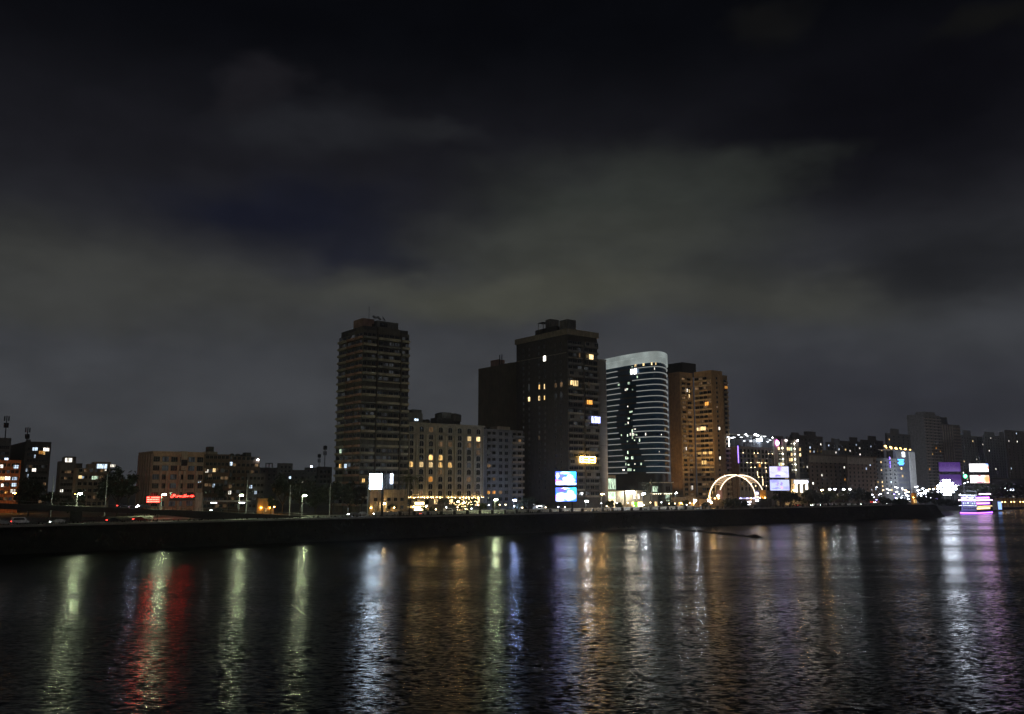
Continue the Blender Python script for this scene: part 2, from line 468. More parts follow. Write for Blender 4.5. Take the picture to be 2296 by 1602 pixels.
FW = resample(offset_line(WL, 4.0), 2.5)
BANKTOP = 6.0
rows = []
prof = [(-2.5, -1.2), (0, .05), (.8, 1.1), (1.7, 2.3), (2.8, 4.2), (3.9, 5.7), (4.9, 7.4), (BANKTOP, GZ + .12)]
for j, (d, z) in enumerate(prof):
    ln = offset_line(FW, d)
    jt = 0 if j in (7,) else 1
    rows.append([(x + R.uniform(-.5, .5) * jt, y + R.uniform(-.8, .8) * jt, z + R.uniform(-.3, .45) * jt * (j > 1)) for x, y in ln])
bk = MB(); nn = len(FW)
for r in rows: bk.v += r
for j in range(len(rows) - 1):
    for i in range(nn - 1): bk.f.append((j * nn + i, j * nn + i + 1, (j + 1) * nn + i + 1, (j + 1) * nn + i))
struct(ob('river_bank', bk.mesh('river_bank', SOIL, True)))
top = offset_line(FW, BANKTOP)[::4]
gp = [(x, y) for x, y in top] + [(1850, 2400), (-1850, 2400), (-1850, top[0][1])]
gm = MB(); gm.v = [(x, y, GZ) for x, y in gp]; gm.f = [tuple(range(len(gp)))]
struct(ob('ground', gm.mesh('ground', wall('ground_soil', (.09, .08, .07), .95, .3, .08, False, .1))))
def band(name, d0, d1, z, mat, x0=-420, x1=258):
    a = Vector((x0, bankY(x0), 0)); b = Vector((x1, bankY(x1), 0)); m = MB()
    m.v = [tuple(a + DN * d0 + Vector((0, 0, z))), tuple(b + DN * d0 + Vector((0, 0, z))), tuple(b + DN * d1 + Vector((0, 0, z))), tuple(a + DN * d1 + Vector((0, 0, z)))]
    m.f = [(0, 1, 2, 3)]; return struct(ob(name, m.mesh(name, mat)))
PAVE = wall('paving', (.26, .25, .23), .8, .2, .6, False, .1)
ASPH = wall('asphalt', (.055, .055, .058), .55, .25, .4, False, .1)
kb = MB()
a0 = Vector((-420, bankY(-420), 0)); b0 = Vector((258, bankY(258), 0))
def slab(name, d0, d1, z0, z1, mat, x0=-420, x1=258):
    a = Vector((x0, bankY(x0))); b = Vector((x1, bankY(x1))); n = Vector((DN.x, DN.y))
    p = [a + n * d0, b + n * d0, b + n * d1, a + n * d1]
    return struct(ob(name, MB().prism([(q.x, q.y) for q in p], z0, z1).mesh(name, mat)))
XE = 92                                     # the second carriageway and its pavement end before the arch hall
slab('promenade', 6.05, 9.5, GZ - .5, GZ + .14, PAVE)
band('road', 9.55, 20.0, GZ + .005, ASPH)
slab('median', 20.05, 21.2, GZ - .5, GZ + .15, PAVE, x1=XE)
band('road', 21.25, 31.5, GZ + .005, ASPH, x1=XE)
slab('pavement', 31.55, 36.0, GZ - .5, GZ + .14, PAVE, x1=XE)
LINE = plain('road_paint', (.7, .7, .68), .6)
for d in (9.9, 19.6): band('lane_line', d, d + .13, GZ + .01, LINE)
for d in (21.6, 31.0): band('lane_line', d, d + .13, GZ + .01, LINE, x1=XE)
def bpos(s, d, z=GZ):                       # point along the bank: s metres along from X=0, d metres inland
    return Vector((0, 376, 0)) + DU * s + DN * d + Vector((0, 0, z))
def s_at(fx, d, z=GZ):
    k = kx(fx); o = Vector((0, 376, 0)) + DN * d; dep = o.y * CT + (z - CAMZ) * ST
    return (k * dep - o.x) / (DU.x - k * DU.y * CT)

# dashes
dm = cached('dash', lambda: MB().box(-1.5, 1.5, -.07, .07, 0, .008).mesh('lane_dash', LINE))
for i in range(60):
    for d in (14.8, 26.4):
        p = bpos(-250 + i * 9, d, GZ + .01)
        if d < 20 or p.x < XE - 8: struct(ob('lane_dash', dm, None, p, U))
def clear_road(fx, Y, dmin):                # keep planting and lamps off the carriageways
    p = bpos(s_at(fx, dmin), dmin); return max(Y, p.y) if fx < 3480 else Y

# weeds and reeds on the bank slope
LEAFB = wall('bank_weed', (.018, .02, .01), .9, .4, .5, False, 0)
wd = MB(); q = random.Random(5)
for i in range(5200):
    s_ = q.uniform(-260, 330); t_ = q.random() ** .8; d_ = 4.0 + t_ * 6.2
    z_ = min(GZ + .1, .1 + max(0, d_ - 4.0) * 1.45) if t_ < .97 else GZ
    p = bpos(s_, d_, z_ - .15); h_ = q.uniform(.4, 1.25); a_ = q.uniform(0, pi); k = len(wd.v); u = Vector((cos(a_), sin(a_), 0)) * q.uniform(.12, .4)
    tip = p + Vector((q.uniform(-.4, .4), q.uniform(-.4, .4), h_)); m_ = p.lerp(tip, .55)
    wd.v += [tuple(p - u * .5), tuple(p + u * .5), tuple(m_ + u), tuple(tip), tuple(m_ - u)]; wd.f.append((k, k + 1, k + 2, k + 3, k + 4))
o = ob('bank_weeds', wd.mesh('bank_weeds', LEAFB)); tag(o, 'dark weeds and reeds growing over the river bank', 'weeds'); o['kind'] = 'stuff'
# riverside railing: dark posts and rails
DARKST = wall('dark_stone', (.06, .058, .055), .9, .3, 1.0, False)
s0, s1 = s_at(1600, 6.5), s_at(3480, 6.5)
rt = thing('riverside_railing', 'dark railing with square posts along the top of the river bank', 'railing', bpos(s0, 6.5), U)
SP = 6.6; npost = int((s1 - s0) / SP)
pm = MB().box(-.5, .5, -.4, .4, 0, 1.75).mesh('post', DARKST); rm = MB().box(.5, SP - .5, -.05, .05, 0, .12).mesh('rail', METAL)
for i in range(npost):
    big = i in (26,)
    o = ob('post', pm, rt, (i * SP, 0, 0));
    if big: o.scale = (1.9, 1.5, 1.25)
    if i < npost - 1:
        ob('rail', rm, rt, (i * SP, 0, 1.05)); ob('rail', rm, rt, (i * SP, 0, .1))
# pale barrier wall at the far edge of the road
PALE = wall('pale_concrete', (.5, .48, .43), .85, .2, .8)
pl = MB().box(.02, 5.94, -.12, .12, .15, 1.4).mesh('panel', PALE); pr = MB().box(-.25, .25, -.2, .2, .15, 1.65).mesh('pier', PALE)
for lb, f0, f1, d in (('low pale concrete wall in panels along the road median', 1500, 2790, 20.6), ('low ochre lit wall with piers seen beneath the flyover', -80, 620, 32.5)):
    bw = thing('low_wall', lb, 'wall', bpos(s_at(f0, d), d), U)
    for i in range(int((s_at(f1, d) - s_at(f0, d)) / 6)):
        ob('panel', pl, bw, (i * 6, 0, 0))
        if i % 3 == 0: ob('pier', pr, bw, (i * 6 - .02, -.3, 0))

# spit of stones reaching into the river
sp0 = pt(2650, 2108, 20 * FP / (527 - 487.5)); sp1 = pt(3045, 2146, 20 * FP / (536.5 - 487.5))
sm = MB(); n = 46
for i in range(n + 1):
    t = i / n; p = sp0.lerp(sp1, t); hw = (.9 + R.uniform(-.2, .5)) * (1 if t < .9 else 1.5)
    hh = (.55 + R.uniform(-.15, .35)) * (1 if t < .92 else 1.5) * (1 if i not in (0, n) else .2)
    for q, zz in ((-1.6, -.5), (-.7, .7), (.1, 1), (.8, .6), (1.7, -.5)): sm.v.append((p.x + q * hw * .9, p.y + q * hw * .5, zz * hh))
for i in range(n):
    for k in range(4): sm.f.append((i * 5 + k, i * 5 + k + 1, i * 5 + 6 + k, i * 5 + 5 + k))
tag(ob('stone_groyne', sm.mesh('stone_groyne', SOIL)), 'thin dark line of stones lying low in the water off the bank', 'groyne')

# ------------------------------------------------------------------ lamps
E_COOL = lamp_mat('lamp_cool', (.85, 1.0, .58), 380)
E_WHITE = lamp_mat('lamp_white', (.88, .95, 1.0), 300)
E_BLUEW = lamp_mat('lamp_blue_white', (.4, .54, 1.0), 340)
E_WARM = lamp_mat('lamp_warm', (1, .6, .22), 210)
E_SOD = lamp_mat('lamp_sodium', (1, .42, .08), 110)
E_TINY = lamp_mat('lamp_far_white', (.85, .9, 1.0), 22)
E_TINYW = lamp_mat('lamp_far_warm', (1, .7, .4), 22)
def bulb(r, mat, sz=.7): return cached(('bulb', r, mat.name, sz), lambda: MB().ball((0, 0, 0), r, 10, 6, sz).mesh('lamp', mat, True))
LAMPN = {}
def street_lamp(fx, fy, Y, mat, label, r=.32, group='lit street lamps', zb=GZ, arm=.9, double=False, box=False):
    p = pt(fx, fy, Y); h = p.z - zb
    t = thing('street_lamp', label, 'street lamp', (p.x - arm * .8, Y, zb), 0, group)
    ob('pole', cached(('pole', round(h, 1)), lambda: MB().tube([(0, 0, 0), (0, 0, .8), (0, 0, h + .25)], [.16, .1, .06], 8).mesh('pole', GALV)), t)
    sides = (1, -1) if double else (1,)
    for sgn in sides:
        ob('arm', cached(('arm', arm, sgn), lambda: MB().tube([(0, 0, 0), (sgn * arm, 0, .12)], .05, 6).mesh('arm', GALV)), t, (0, 0, h + .15))
        hd = ob('head', cached('lhead', lambda: MB().tube([(-.45, 0, 0), (-.3, 0, .06), (.35, 0, .06), (.5, 0, 0)], [.08, .2, .22, .06], 8).mesh('head', METAL)), t, (sgn * arm, 0, h + .28))
        ob('lamp', bulb(round(r * 1.45, 2), mat, .28), hd, (0, -.1, -.24 - r * .2))   # flat luminaire: most light goes down
    if box: ob('control_box', cbox(.7, .4, 1.9, GALV, 'control_box'), t, (-.35, -.6, h * .22))
    return t
def pole_only(fx, fy, Y, label, zb=GZ):
    p = pt(fx, fy, Y); h = p.z - zb
    t = thing('flag_pole', label, 'pole', (p.x, Y, zb), 0, 'tall bare poles along the road')
    ob('base', cached('pbase', lambda: MB().tube([(0, 0, 0), (0, 0, .5)], [.4, .3], 10).mesh('base', GALV)), t)
    ob('shaft', cached(('shaft', round(h, 1)), lambda: MB().tube([(0, 0, .5), (0, 0, h)], [.17, .08], 8).mesh('shaft', GALV)), t)
    ob('finial', cached('pfin', lambda: MB().ball((0, 0, 0), .16, 8, 5).mesh('finial', GALV)), t, (0, 0, h))

# ------------------------------------------------------------------ trees
LEAFS = {}
def leaf_mat(name, c):
    if name in MATS: return MATS[name]
    m, n, out = new_mat(name); bs = n.new('ShaderNodeBsdfPrincipled'); o = n.new('ShaderNodeTexCoord').outputs['Object']
    v = n.noise(o, .9, 3)
    n.put(bs.inputs['Base Color'], n.mix(n.ramp(v, .3, .7), (*[k * .6 for k in c], 1), (*[k * 1.4 for k in c], 1)))
    bs.inputs['Roughness'].default_value = .55; n.l.new(bs.outputs[0], out.inputs[0]); MATS[name] = m
    return m
LEAF = leaf_mat('foliage', (.045, .062, .022)); LEAFD = leaf_mat('dark_foliage', (.022, .03, .014)); LEAFY = leaf_mat('lamplit_foliage', (.1, .12, .03))  # the yellow-green tone has lamplight put into the leaf colour
BARK = wall('bark', (.07, .055, .04), .95, .3, 2.0, False)
def crown_mesh(rx, rz, n, mat, seed, leaf=.55):
    q = random.Random(seed); m = MB(); cl = []
    for i in range(max(9, int(rx * 3.0))):
        while True:
            v = Vector((q.uniform(-1, 1), q.uniform(-1, 1), q.uniform(-.8, 1)))
            if .25 < v.length < 1: break
        cl.append((Vector((v.x * rx * .8, v.y * rx * .8, v.z * rz * .8)), q.uniform(.22, .42) * rx))
    for i in range(n):
        c, r = q.choice(cl)
        d = Vector((q.gauss(0, 1), q.gauss(0, 1), q.gauss(0, .8))).normalized() * r * q.uniform(.45, 1.08)
        p = c + d; s = leaf * q.uniform(.6, 1.4)
        u = Vector((q.gauss(0, 1), q.gauss(0, 1), q.gauss(0, 1))).normalized(); v = u.cross(d + Vector((.01, 0, 0))).normalized()
        b = len(m.v); m.v += [tuple(p - u * s), tuple(p + v * s * .5), tuple(p + u * s), tuple(p - v * s * .5)]; m.f.append((b, b + 1, b + 2, b + 3))
    return m.mesh('crown', mat)
def trunk_mesh(h, r, rx, rz, seed):
    q = random.Random(seed); m = MB()
    m.tube([(0, 0, -.2), (q.uniform(-.1, .1), 0, h * .5), (q.uniform(-.3, .3), q.uniform(-.2, .2), h)], [r, r * .75, r * .6], 8)
    for i in range(5):
        a = 2 * pi * i / 5 + q.uniform(-.4, .4); l = q.uniform(.5, .8)
        m.tube([(0, 0, h * .85), (cos(a) * rx * .3, sin(a) * rx * .3, h + rz * .35), (cos(a) * rx * l, sin(a) * rx * l, h + rz * q.uniform(.7, 1.3))], [r * .5, r * .32, r * .1], 5)
    return m.mesh('trunk', BARK)
SEED = [100]
def tree(fx, fy, Y, rxpx, label, mat=LEAF, n=1500, name='tree', rzk=None, group='leafy trees beside the river road', zb=GZ, leaf=.55):
    """fx,fy = top of crown; rxpx = half width in photo px"""
    Y = clear_road(fx, Y, 37 if fx < 2800 else 22)
    SEED[0] += 1; p = pt(fx, fy, Y); rx = rxpx / 4 / FP * Y; H = p.z - zb
    rz = min(rx * .85, H * .42) if rzk is None else H * rzk
    t = thing(name, label, 'tree', (p.x, Y, zb), R.uniform(0, 6), group)
    ob('trunk', trunk_mesh(max(.4, H - 2 * rz), max(.12, rx * .06), rx, rz, SEED[0]), t)
    ob('crown', crown_mesh(rx, rz, n, mat, SEED[0], leaf), t, (0, 0, H - rz * .98))
    return t
def bush(fx, fy, Y, rxpx, label, mat=LEAF, n=500, zb=GZ):
    Y = clear_road(fx, Y, 36.5)
    SEED[0] += 1; p = pt(fx, fy, Y); rx = rxpx / 4 / FP * Y; H = p.z - zb
    t = thing('clipped_shrub', label, 'shrub', (p.x, Y, zb), 0, 'shrubs along the pavement')
    ob('stem', cached('stem', lambda: MB().tube([(0, 0, -.1), (0, 0, .8)], [.12, .07], 6).mesh('stem', BARK)), t)
    ob('foliage', crown_mesh(rx, H * .52, n, mat, SEED[0], .3), t, (0, 0, H * .52))
def frond_mesh(L, seed, mat, droop):
    q = random.Random(seed); m = MB(); pts = []; K = 9
    for i in range(K + 1):
        t = i / K; pts.append(Vector((L * t * (1 - .25 * droop * t), 0, L * (.45 * t - droop * t * t))))
    for i in range(K):
        a, b = pts[i], pts[i + 1]; k = len(m.v); w0 = .06
        m.v += [tuple(a + Vector((0, w0, 0))), tuple(a - Vector((0, w0, 0))), tuple(b - Vector((0, w0, 0))), tuple(b + Vector((0, w0, 0)))]
        m.f.append((k, k + 1, k + 2, k + 3))
        for sgn in (1, -1):
            for h in (.25, .75):
                c = a.lerp(b, h); ll = L * .2 * (1 - abs(i / K - .4)) * q.uniform(.8, 1.1); k = len(m.v)
                tip = c + Vector((ll * .5, sgn * ll * .8, -ll * .45))
                m.v += [tuple(c), tuple(c + Vector((.18, sgn * .02, 0))), tuple(tip)]; m.f.append((k, k + 1, k + 2))
    return m.mesh('frond', mat)
def palm(fx, fy, Y, L, label, mat=LEAFD, nf=26, zb=GZ, droop=(.35, 1.25), front=False):
    Y = clear_road(fx, Y, 36.5 if not front else 8.0) if not front else bpos(s_at(fx, 8.0), 8.0).y
    SEED[0] += 1; p = pt(fx, fy, Y); H = p.z - zb - L * .35
    t = thing('palm_tree', label, 'palm tree', (p.x, Y, zb), 0, 'palms beside the river road')
    m = MB().tube([(0, 0, -.2), (.05, 0, H * .3), (.15, 0, H * .7), (.2, 0, H)], [.34, .26, .24, .3], 9); ob('trunk', m.mesh('trunk', BARK), t)
    for i in range(nf):
        dr = droop[0] + (droop[1] - droop[0]) * ((i * 7) % nf) / nf
        f = ob('frond', cached(('frond', round(L, 1), i % 6, mat.name), lambda: frond_mesh(L, i % 6, mat, dr)), t, (.2, 0, H))
        f.rotation_euler = (R.uniform(-.1, .1), R.uniform(-.35, .3), 2 * pi * i / nf * 1.618 * 3)
    return t

# ------------------------------------------------------------------ cars
TYRE = plain('tyre_rubber', (.015, .015, .015), .8); RIM = plain('rim', (.4, .4, .42), .4, .8)
HEADL = lamp_mat('headlight', (.95, .97, 1.0), 40); TAILL = lamp_mat('tail_light', (1, .04, .03), 14)
def car_body(L, H, van):
    if van: pr = [(-L / 2, .35), (-L / 2, 1.0), (-L / 2 + .1, H), (L / 2 - 1.3, H), (L / 2 - .75, 1.15), (L / 2 - .05, .95), (L / 2, .4)]
    else: pr = [(-L / 2, .38), (-L / 2 + .02, .85), (-L / 2 + .5, .98), (-L / 2 + 1.15, H), (L / 2 - 1.9, H), (L / 2 - 1.15, .95), (L / 2 - .12, .78), (L / 2, .4)]
    m = MB(); n = len(pr); hw = [.88 if z < 1.1 else .68 for x, z in pr]
    if van: hw = [.92 if z < 1.3 else .84 for x, z in pr]
    m.v = [(x, w_, z) for (x, z), w_ in zip(pr, hw)] + [(x, -w_, z) for (x, z), w_ in zip(pr, hw)]
    m.f = [tuple(range(n)), tuple(range(2 * n - 1, n - 1, -1))] + [(i, n + i, n + (i + 1) % n, (i + 1) % n) for i in range(n)]
    return m
PAINT = {'white': (.75, .75, .74), 'black': (.02, .02, .022), 'grey': (.2, .2, .21), 'red': (.3, .03, .025), 'blue': (.04, .07, .16), 'silver': (.45, .46, .47), 'beige': (.45, .4, .3)}
def car(loc, rz, colour, label, lights='', van=False, group='cars on the river road'):
    t = thing('van' if van else 'car', label, 'van' if van else 'car', loc, rz, group)
    L, H = (5.0, 2.1) if van else (4.5, 1.46); P_ = plain('paint_' + colour, PAINT[colour], .3)
    ob('body', cached(('body', van, colour), lambda: car_body(L, H, van).mesh('body', P_)), t)
    def sidewin():
        m = MB(); x0, x1 = ((-L / 2 + .3, L / 2 - 1.35) if van else (-L / 2 + 1.0, L / 2 - 1.55)); y0, y1 = (.925, .86) if van else (.85, .70)
        z0, z1 = (1.25, H - .25) if van else (.99, H - .08)
        m.v = [(x0, y0, z0), (x1, y0, z0), (x1 - .3, y1, z1), (x0 + .25, y1, z1)]; m.f = [(0, 1, 2, 3)]
        return m.mesh('side_window', GLASS)
    for sg in (1, -1):
        o = ob('side_window', cached(('sw', van), sidewin), t, (0, sg * .012, 0));  o.scale = (1, sg, 1)
        for x in (-L / 2 + .85, L / 2 - .85):
            wv = ob('wheel', cached('tyre', lambda: MB().tube([(0, -.1, 0), (0, .1, 0)], .33, 14).mesh('tyre', TYRE)), t, (x, sg * .82, .33))
            ob('rim', cached('rim', lambda: MB().tube([(0, -.115, 0), (0, .115, 0)], .2, 10).mesh('rim', RIM)), wv)
        ob('headlight', cached(('hl', 'h' in lights), lambda: MB().box(-.05, .06, -.2, .2, -.09, .09).mesh('headlight', HEADL if 'h' in lights else GLASS)), t, (L / 2 - .08, sg * .6, .66))
        ob('tail_light', cached(('tl', 't' in lights), lambda: MB().box(-.06, .05, -.18, .18, -.1, .1).mesh('tail_light', TAILL if 't' in lights else PAINTR)), t, (-L / 2 + .02, sg * .64, .8))
    return t
PAINTR = plain('red_lens', (.2, .01, .01), .3)

# ------------------------------------------------------------------ buildings: left bank
BEIGE = wall('beige_render', (.30, .25, .19)); BEIGE2 = wall('warm_render', (.34, .24, .17)); GREYR = wall('grey_render', (.15, .148, .142))
STONE = wall('pale_stone', (.29, .26, .205)); BROWN = wall('brown_render', (.16, .11, .075)); DGREY = wall('dark_render', (.085, .08, .075))
ORANGE = wall('orange_render', (.5, .2, .09)); WHITEW = wall('white_render', (.42, .4, .37)); REDB = wall('red_brown_render', (.24, .15, .12))
ROOFD = wall('roof_clutter', (.06, .058, .055), .9, .3, 1.5, False); PINKR = wall('pinkish_render', (.32, .21, .17))

def grid(b, face, a0, a1, z0, fh, nf, nc, w_, h_, litp=0.0, simple=False, nx=2, ny=1, fm=None, skip=None, out=.03, mats=None):
    for i in range(nf):
        for j in range(nc):
            if skip and skip(i, j): continue
            a = a0 + (a1 - a0) * (j + .5) / nc
            pmx = R.choice(mats or LITS) if R.random() < litp else None
            if simple: b.swin(face, a, z0 + i * fh, w_, h_, pmx or (L_GREY if R.random() < .06 else GLASS))
            else: b.win(face, a, z0 + i * fh, w_, h_, pmx, nx, ny, fm, out)
def hut(b, fx0, fx1, fy, y0, y1, mat, name='roof_hut', zb=None):
    x0, x1 = b.a('f', fx0), b.a('f', fx1); z = b.z('f', (x0 + x1) / 2, fy)
    return b.box(name, x0, x1, y0, y1, (b.h if zb is None else zb), max(z, b.h + .6), mat)

# dark block at the far left with antennas
b = Bld('apartment_block', 'dark grey apartment block carrying two tall antenna masts', 'building', 92, 470, 195, 20, 1772)
b.walls(DGREY)
grid(b, 'f', 1, b.w - 1, 3, 3.2, int(b.h / 3.2) - 1, 7, 1.5, 1.6, 0)
for fx, fy, m_, w_ in ((140, 1796, L_COOL, 2.6), (185, 1798, L_WHITE, 3), (163, 1810, L_OR, 2), (176, 1812, L_WARM, 1.2), (139, 1825, L_COOL, .8), (136, 1880, L_WHITE, 2), (106, 1880, L_COOL, .9), (111, 1903, L_COOL, .8)):
    b.winpx('f', fx, fy, w_, 1.9, m_)
hut(b, 100, 115, 1757, 3, 8, DGREY)
def antenna(b, x, y, h, z=None):
    z = b.h if z is None else z
    ob('antenna_mast', cached(('ant', round(h, 1)), lambda: MB().tube([(0, 0, 0), (0, 0, h)], [.3, .2], 6).mesh('antenna_mast', METAL)), b.root, b.L(x, y, z))
    for i in range(8):
        a = 2 * pi * i / 4 + (.4 if i > 3 else 0)
        ob('antenna_panel', cached('antp', lambda: MB().box(-.3, .3, -.12, .12, 0, 2.6).mesh('antenna_panel', METAL)), b.root, b.L(x + 1.0 * cos(a), y + 1.0 * sin(a), z + h - 2.9 - (3.6 if i > 3 else 0)), a)
antenna(b, b.a('f', 74) if False else 1.0, 4, 9)
b = Bld('apartment_block', 'grey balconied apartment tower end at the edge behind the orange building', 'building', -30, 455, 33, -120, 1757)
b.walls(GREYR)
grid(b, 'f', 1, b.w - .6, 3, 3.2, int(b.h / 3.2) - 1, 3, 2.0, 1.8, .03)
antenna(b, b.w - 2.6, 3, 13)
b = Bld('apartment_block', 'orange lit apartment block with white windows', 'building', -40, 395, 76, -130, 1847)
b.walls(ORANGE)
grid(b, 'f', .5, b.w - .5, 2.5, 3.1, int(b.h / 3.1), 6, 1.4, 1.5, .06)
for fx, fy, m_ in ((2, 1865, L_WHITE), (64, 1867, L_COOL), (30, 1913, L_WHITE), (58, 1914, L_COOL), (25, 1938, L_GREY), (55, 1939, L_COOL), (8, 1913, L_YEL), (52, 1964, L_WHITE)): b.winpx('f', fx, fy, 2.2, 1.7, m_)
b = Bld('apartment_block', 'narrow grey block with lit rooftop room beside the dark antenna block', 'building', 236, 430, 297, 222, 1852)
b.walls(GREYR); grid(b, 'f', .5, b.w - .5, 3, 3.1, int(b.h / 3.1) - 1, 4, 1.5, 1.5, .02)
hut(b, 254, 297, 1826, .6, 6, DGREY); roofbits(b, 3, 2, b.w - 1, 1, 5, ROOFD)
b.win('f', 3.4, b.h + .4, 3.2, 2.2, L_WHITE, 3, 1); b.box('roof_hut', 1.2, 5.8, .3, 5, b.h, b.h + 2.9, GREYR)
b = Bld('apartment_block', 'beige block with stepped balconies and a lit penthouse terrace', 'building', 300, 415, 437, 288, 1880)
b.walls(BEIGE)
grid(b, 'f', .6, b.w - .6, 2.8, 3.2, int(b.h / 3.2), 6, 1.6, 1.7, .03)
for i in range(int(b.h / 3.2)):
    b.tray('f', .5, b.w * .42, 2.0 + i * 3.2, 1.1, 1.0, BEIGE); b.tray('f', b.w * .58, b.w - .4, 2.0 + i * 3.2, 1.1, 1.0, BEIGE)
x0 = b.a('f', 372); b.box('penthouse', x0, b.w, .3, 8, b.h, b.h + 4.1, BEIGE)
b.win('f', x0 + 3.2, b.h + .5, 5.0, 2.6, L_COOL, 4, 1, out=-.25); b.win('f', x0 + 8.2, b.h + 1.6, 2.4, 1.4, L_WHITE, 2, 1, out=-.25)
b.winpx('f', 332, 1912, 1.0, 1.9, L_COOL); b.winpx('f', 422, 1880, .9, .9, L_WHITE); b.winpx('f', 380, 1911, 3, 1.8, L_GRN)
hut(b, 345, 372, 1856, 1, 5, BEIGE); hut(b, 305, 325, 1853, 2, 6, ROOFD)

# office block with red signs
b = Bld('office_block', 'beige seven storey office block with red lit signs at its foot', 'building', 605, 352, 812, 549, 1812)
b.box('wall', 0, b.w, .5, b.d, 0, b.h, BEIGE2)
for i in range(6):                       # ribs on the rounded flank
    b.box('rib', -.45, 0, 1 + i * (b.d - 2) / 5, 1.8 + i * (b.d - 2) / 5, 0, b.h - .2, PINKR)
fh = b.h / 7
for i in range(7):
    b.box('spandrel', .2, b.w - .2, -.15, .5, i * fh + 2.45, i * fh + fh - .01, STONE if i in (5, 2, 3) else BEIGE2)
    for j in range(6):
        aa = 1.6 + j * (b.w - 3.2) / 5
        b.win('f', aa, i * fh + .15, (b.w - 3.2) / 5 - .9, 2.2, R.choice([GLASS, GLASS, L_GREY]) if i not in (2,) else GLASS, 3, 1, out=-.4)
for fx in (640, 665, 715, 735, 783): b.box('column', b.a('f', fx) - .5, b.a('f', fx) + .5, -.6, -.16, 0, b.h * .72, STONE)
b.box('stair_tower', b.a('f', 718), b.a('f', 742), -.7, 4, b.h * .73, b.h + 1.0, STONE)
b.win('f', b.a('f', 730), b.h * .8, 2.6, 2.6, GLASS, 1, 1, out=.75)
b.box('cornice', -.3, b.w + .3, -.3, b.d, b.h + .003, b.h + .8, BEIGE2)
b.box('end_panel', b.w - 3.0, b.w - .3, -.9, -.2, 0, fh * 2.6, WHITEW)
for fx, fy in ((787, 1931), (793, 1929), (801, 1927)): b.winpx('f', fx, fy, .5, .5, L_COOL, 1, 1, out=.3)
E_RED = lamp_mat('red_neon', (1, .022, .015), 34)
AR = ''.join(chr(c) for c in (0xFECB, 0xFEAA, 0xFEA9, 32, 0xFEB3, 0xFEDC, 0xFE8E, 0xFEE5, 32, 0xFEE3, 0xFEBC, 0xFEAE, 32, 0xFE8D, 0xFEF5, 0xFEE5))[::-1]
am = text_mesh(AR, 3.2, .06, E_RED)
xs = [v.co.x for v in am.vertices]; wt = max(xs) - min(xs)
p = pt(730, 1983, 345)
t = thing('neon_sign', 'long red neon sign in Arabic script over the office entrance', 'sign', (p.x, p.y, p.z), U)
k = 8.9 / max(wt, .1)
o = ob('lettering', am, t, rot=(pi / 2, 0, 0)); o.scale = (k, k * 1.15, 1)
ob('backing_frame', MB().box(-4.9, 4.9, .12, .22, -1.9, -1.0).mesh('backing_frame', METAL), t)
for sx in (-4.7, 4.7): ob('bracket', MB().box(-.08, .08, .12, 1.6, -1.3, .9).mesh('bracket', METAL), t, (sx, 0, 0))
p = pt(613, 1998, 335)
t = thing('led_counter_board', 'red LED board of three glowing rows on short posts', 'sign', (p.x, p.y, GZ), U * .6)
zc = p.z - GZ
ob('housing', cbox(5.0, .3, 2.7, METAL, 'housing'), t, (-2.5, .06, zc - 1.35))
for sx in (-2, 1.8): ob('post', cbox(.2, .2, zc - 1.35, METAL, 'post'), t, (sx, .1, 0))
for r_ in range(3):
    for i in range(9):
        if r_ == 0 and i == 2: continue
        wv = R.uniform(.36, .5); ob('led_segment', cbox(round(wv, 1), .05, .5, E_RED, 'led_segment'), t, (-2.25 + i * .5, 0, zc + .55 - r_ * .8))

b = Bld('apartment_block', 'dim brown apartment block with a roof hut next to the office block', 'building', 812, 385, 915, 806, 1824)
b.walls(BROWN); grid(b, 'f', .5, b.w - .5, 2.6, 3.1, int(b.h / 3.1), 6, 1.5, 1.5, .02)
hut(b, 826, 866, 1806, 1, 7, BEIGE); hut(b, 833, 854, 1786, 2, 6, ROOFD)
for fx, fy, m_, w_ in ((822, 1879, L_DIM, 1.4), (857, 1881, L_YEL, 1.5), (870, 1878, L_DIM, .8), (890, 1881, L_GREY, 1.6), (840, 1902, L_DIM, 1.6), (854, 1942, L_COOL, 1.2), (884, 1967, L_YEL, 1.7), (918 - 15, 1930, L_GREY, 1.5)): b.winpx('f', fx, fy, w_, 1.7, m_)
b = Bld('apartment_block', 'wide brown apartment block with small lit windows and a roof stair hut', 'building', 902, 400, 1036, 896, 1832)
b.walls(BROWN); grid(b, 'f', .5, b.w - .5, 2.6, 3.1, int(b.h / 3.1), 7, 1.5, 1.5, .02)
hut(b, 980, 1002, 1810, 1, 5, ROOFD); roofbits(b, 4, 3, b.w - 3, 1, 6, ROOFD)
for fx, fy, m_, w_ in ((923, 1855, L_COOL, 1.5), (918, 1899, L_GREY, 2.4), (918, 1970, L_WHITE, 1.5), (1003, 1904, L_COOL, .7), (919, 1946, L_DIM, 1.8)): b.winpx('f', fx, fy, w_, 1.8, m_)
p = b.az('f', 1030, 1839); ob('roof_lamp', bulb(.5, E_TINY), b.root, b.L(p[0], -.6, p[1]))
b = Bld('apartment_block', 'lower grey house end with two bright square windows', 'building', 990, 392, 1058, 985, 1902)
b.walls(GREYR)
for fx, fy in ((1003, 1947), (1022, 1970)): b.winpx('f', fx, fy, 1.5, 1.6, L_COOL)
grid(b, 'f', .5, b.w - .5, 2.6, 3.1, int(b.h / 3.1), 4, 1.3, 1.4, 0)
p = Xat(930, 372, 14)
t = thing('shop_canopy', 'long pale awning lit underneath in front of the brown blocks', 'awning', (Xat(825, 372, 12), 372, GZ), U * .35)
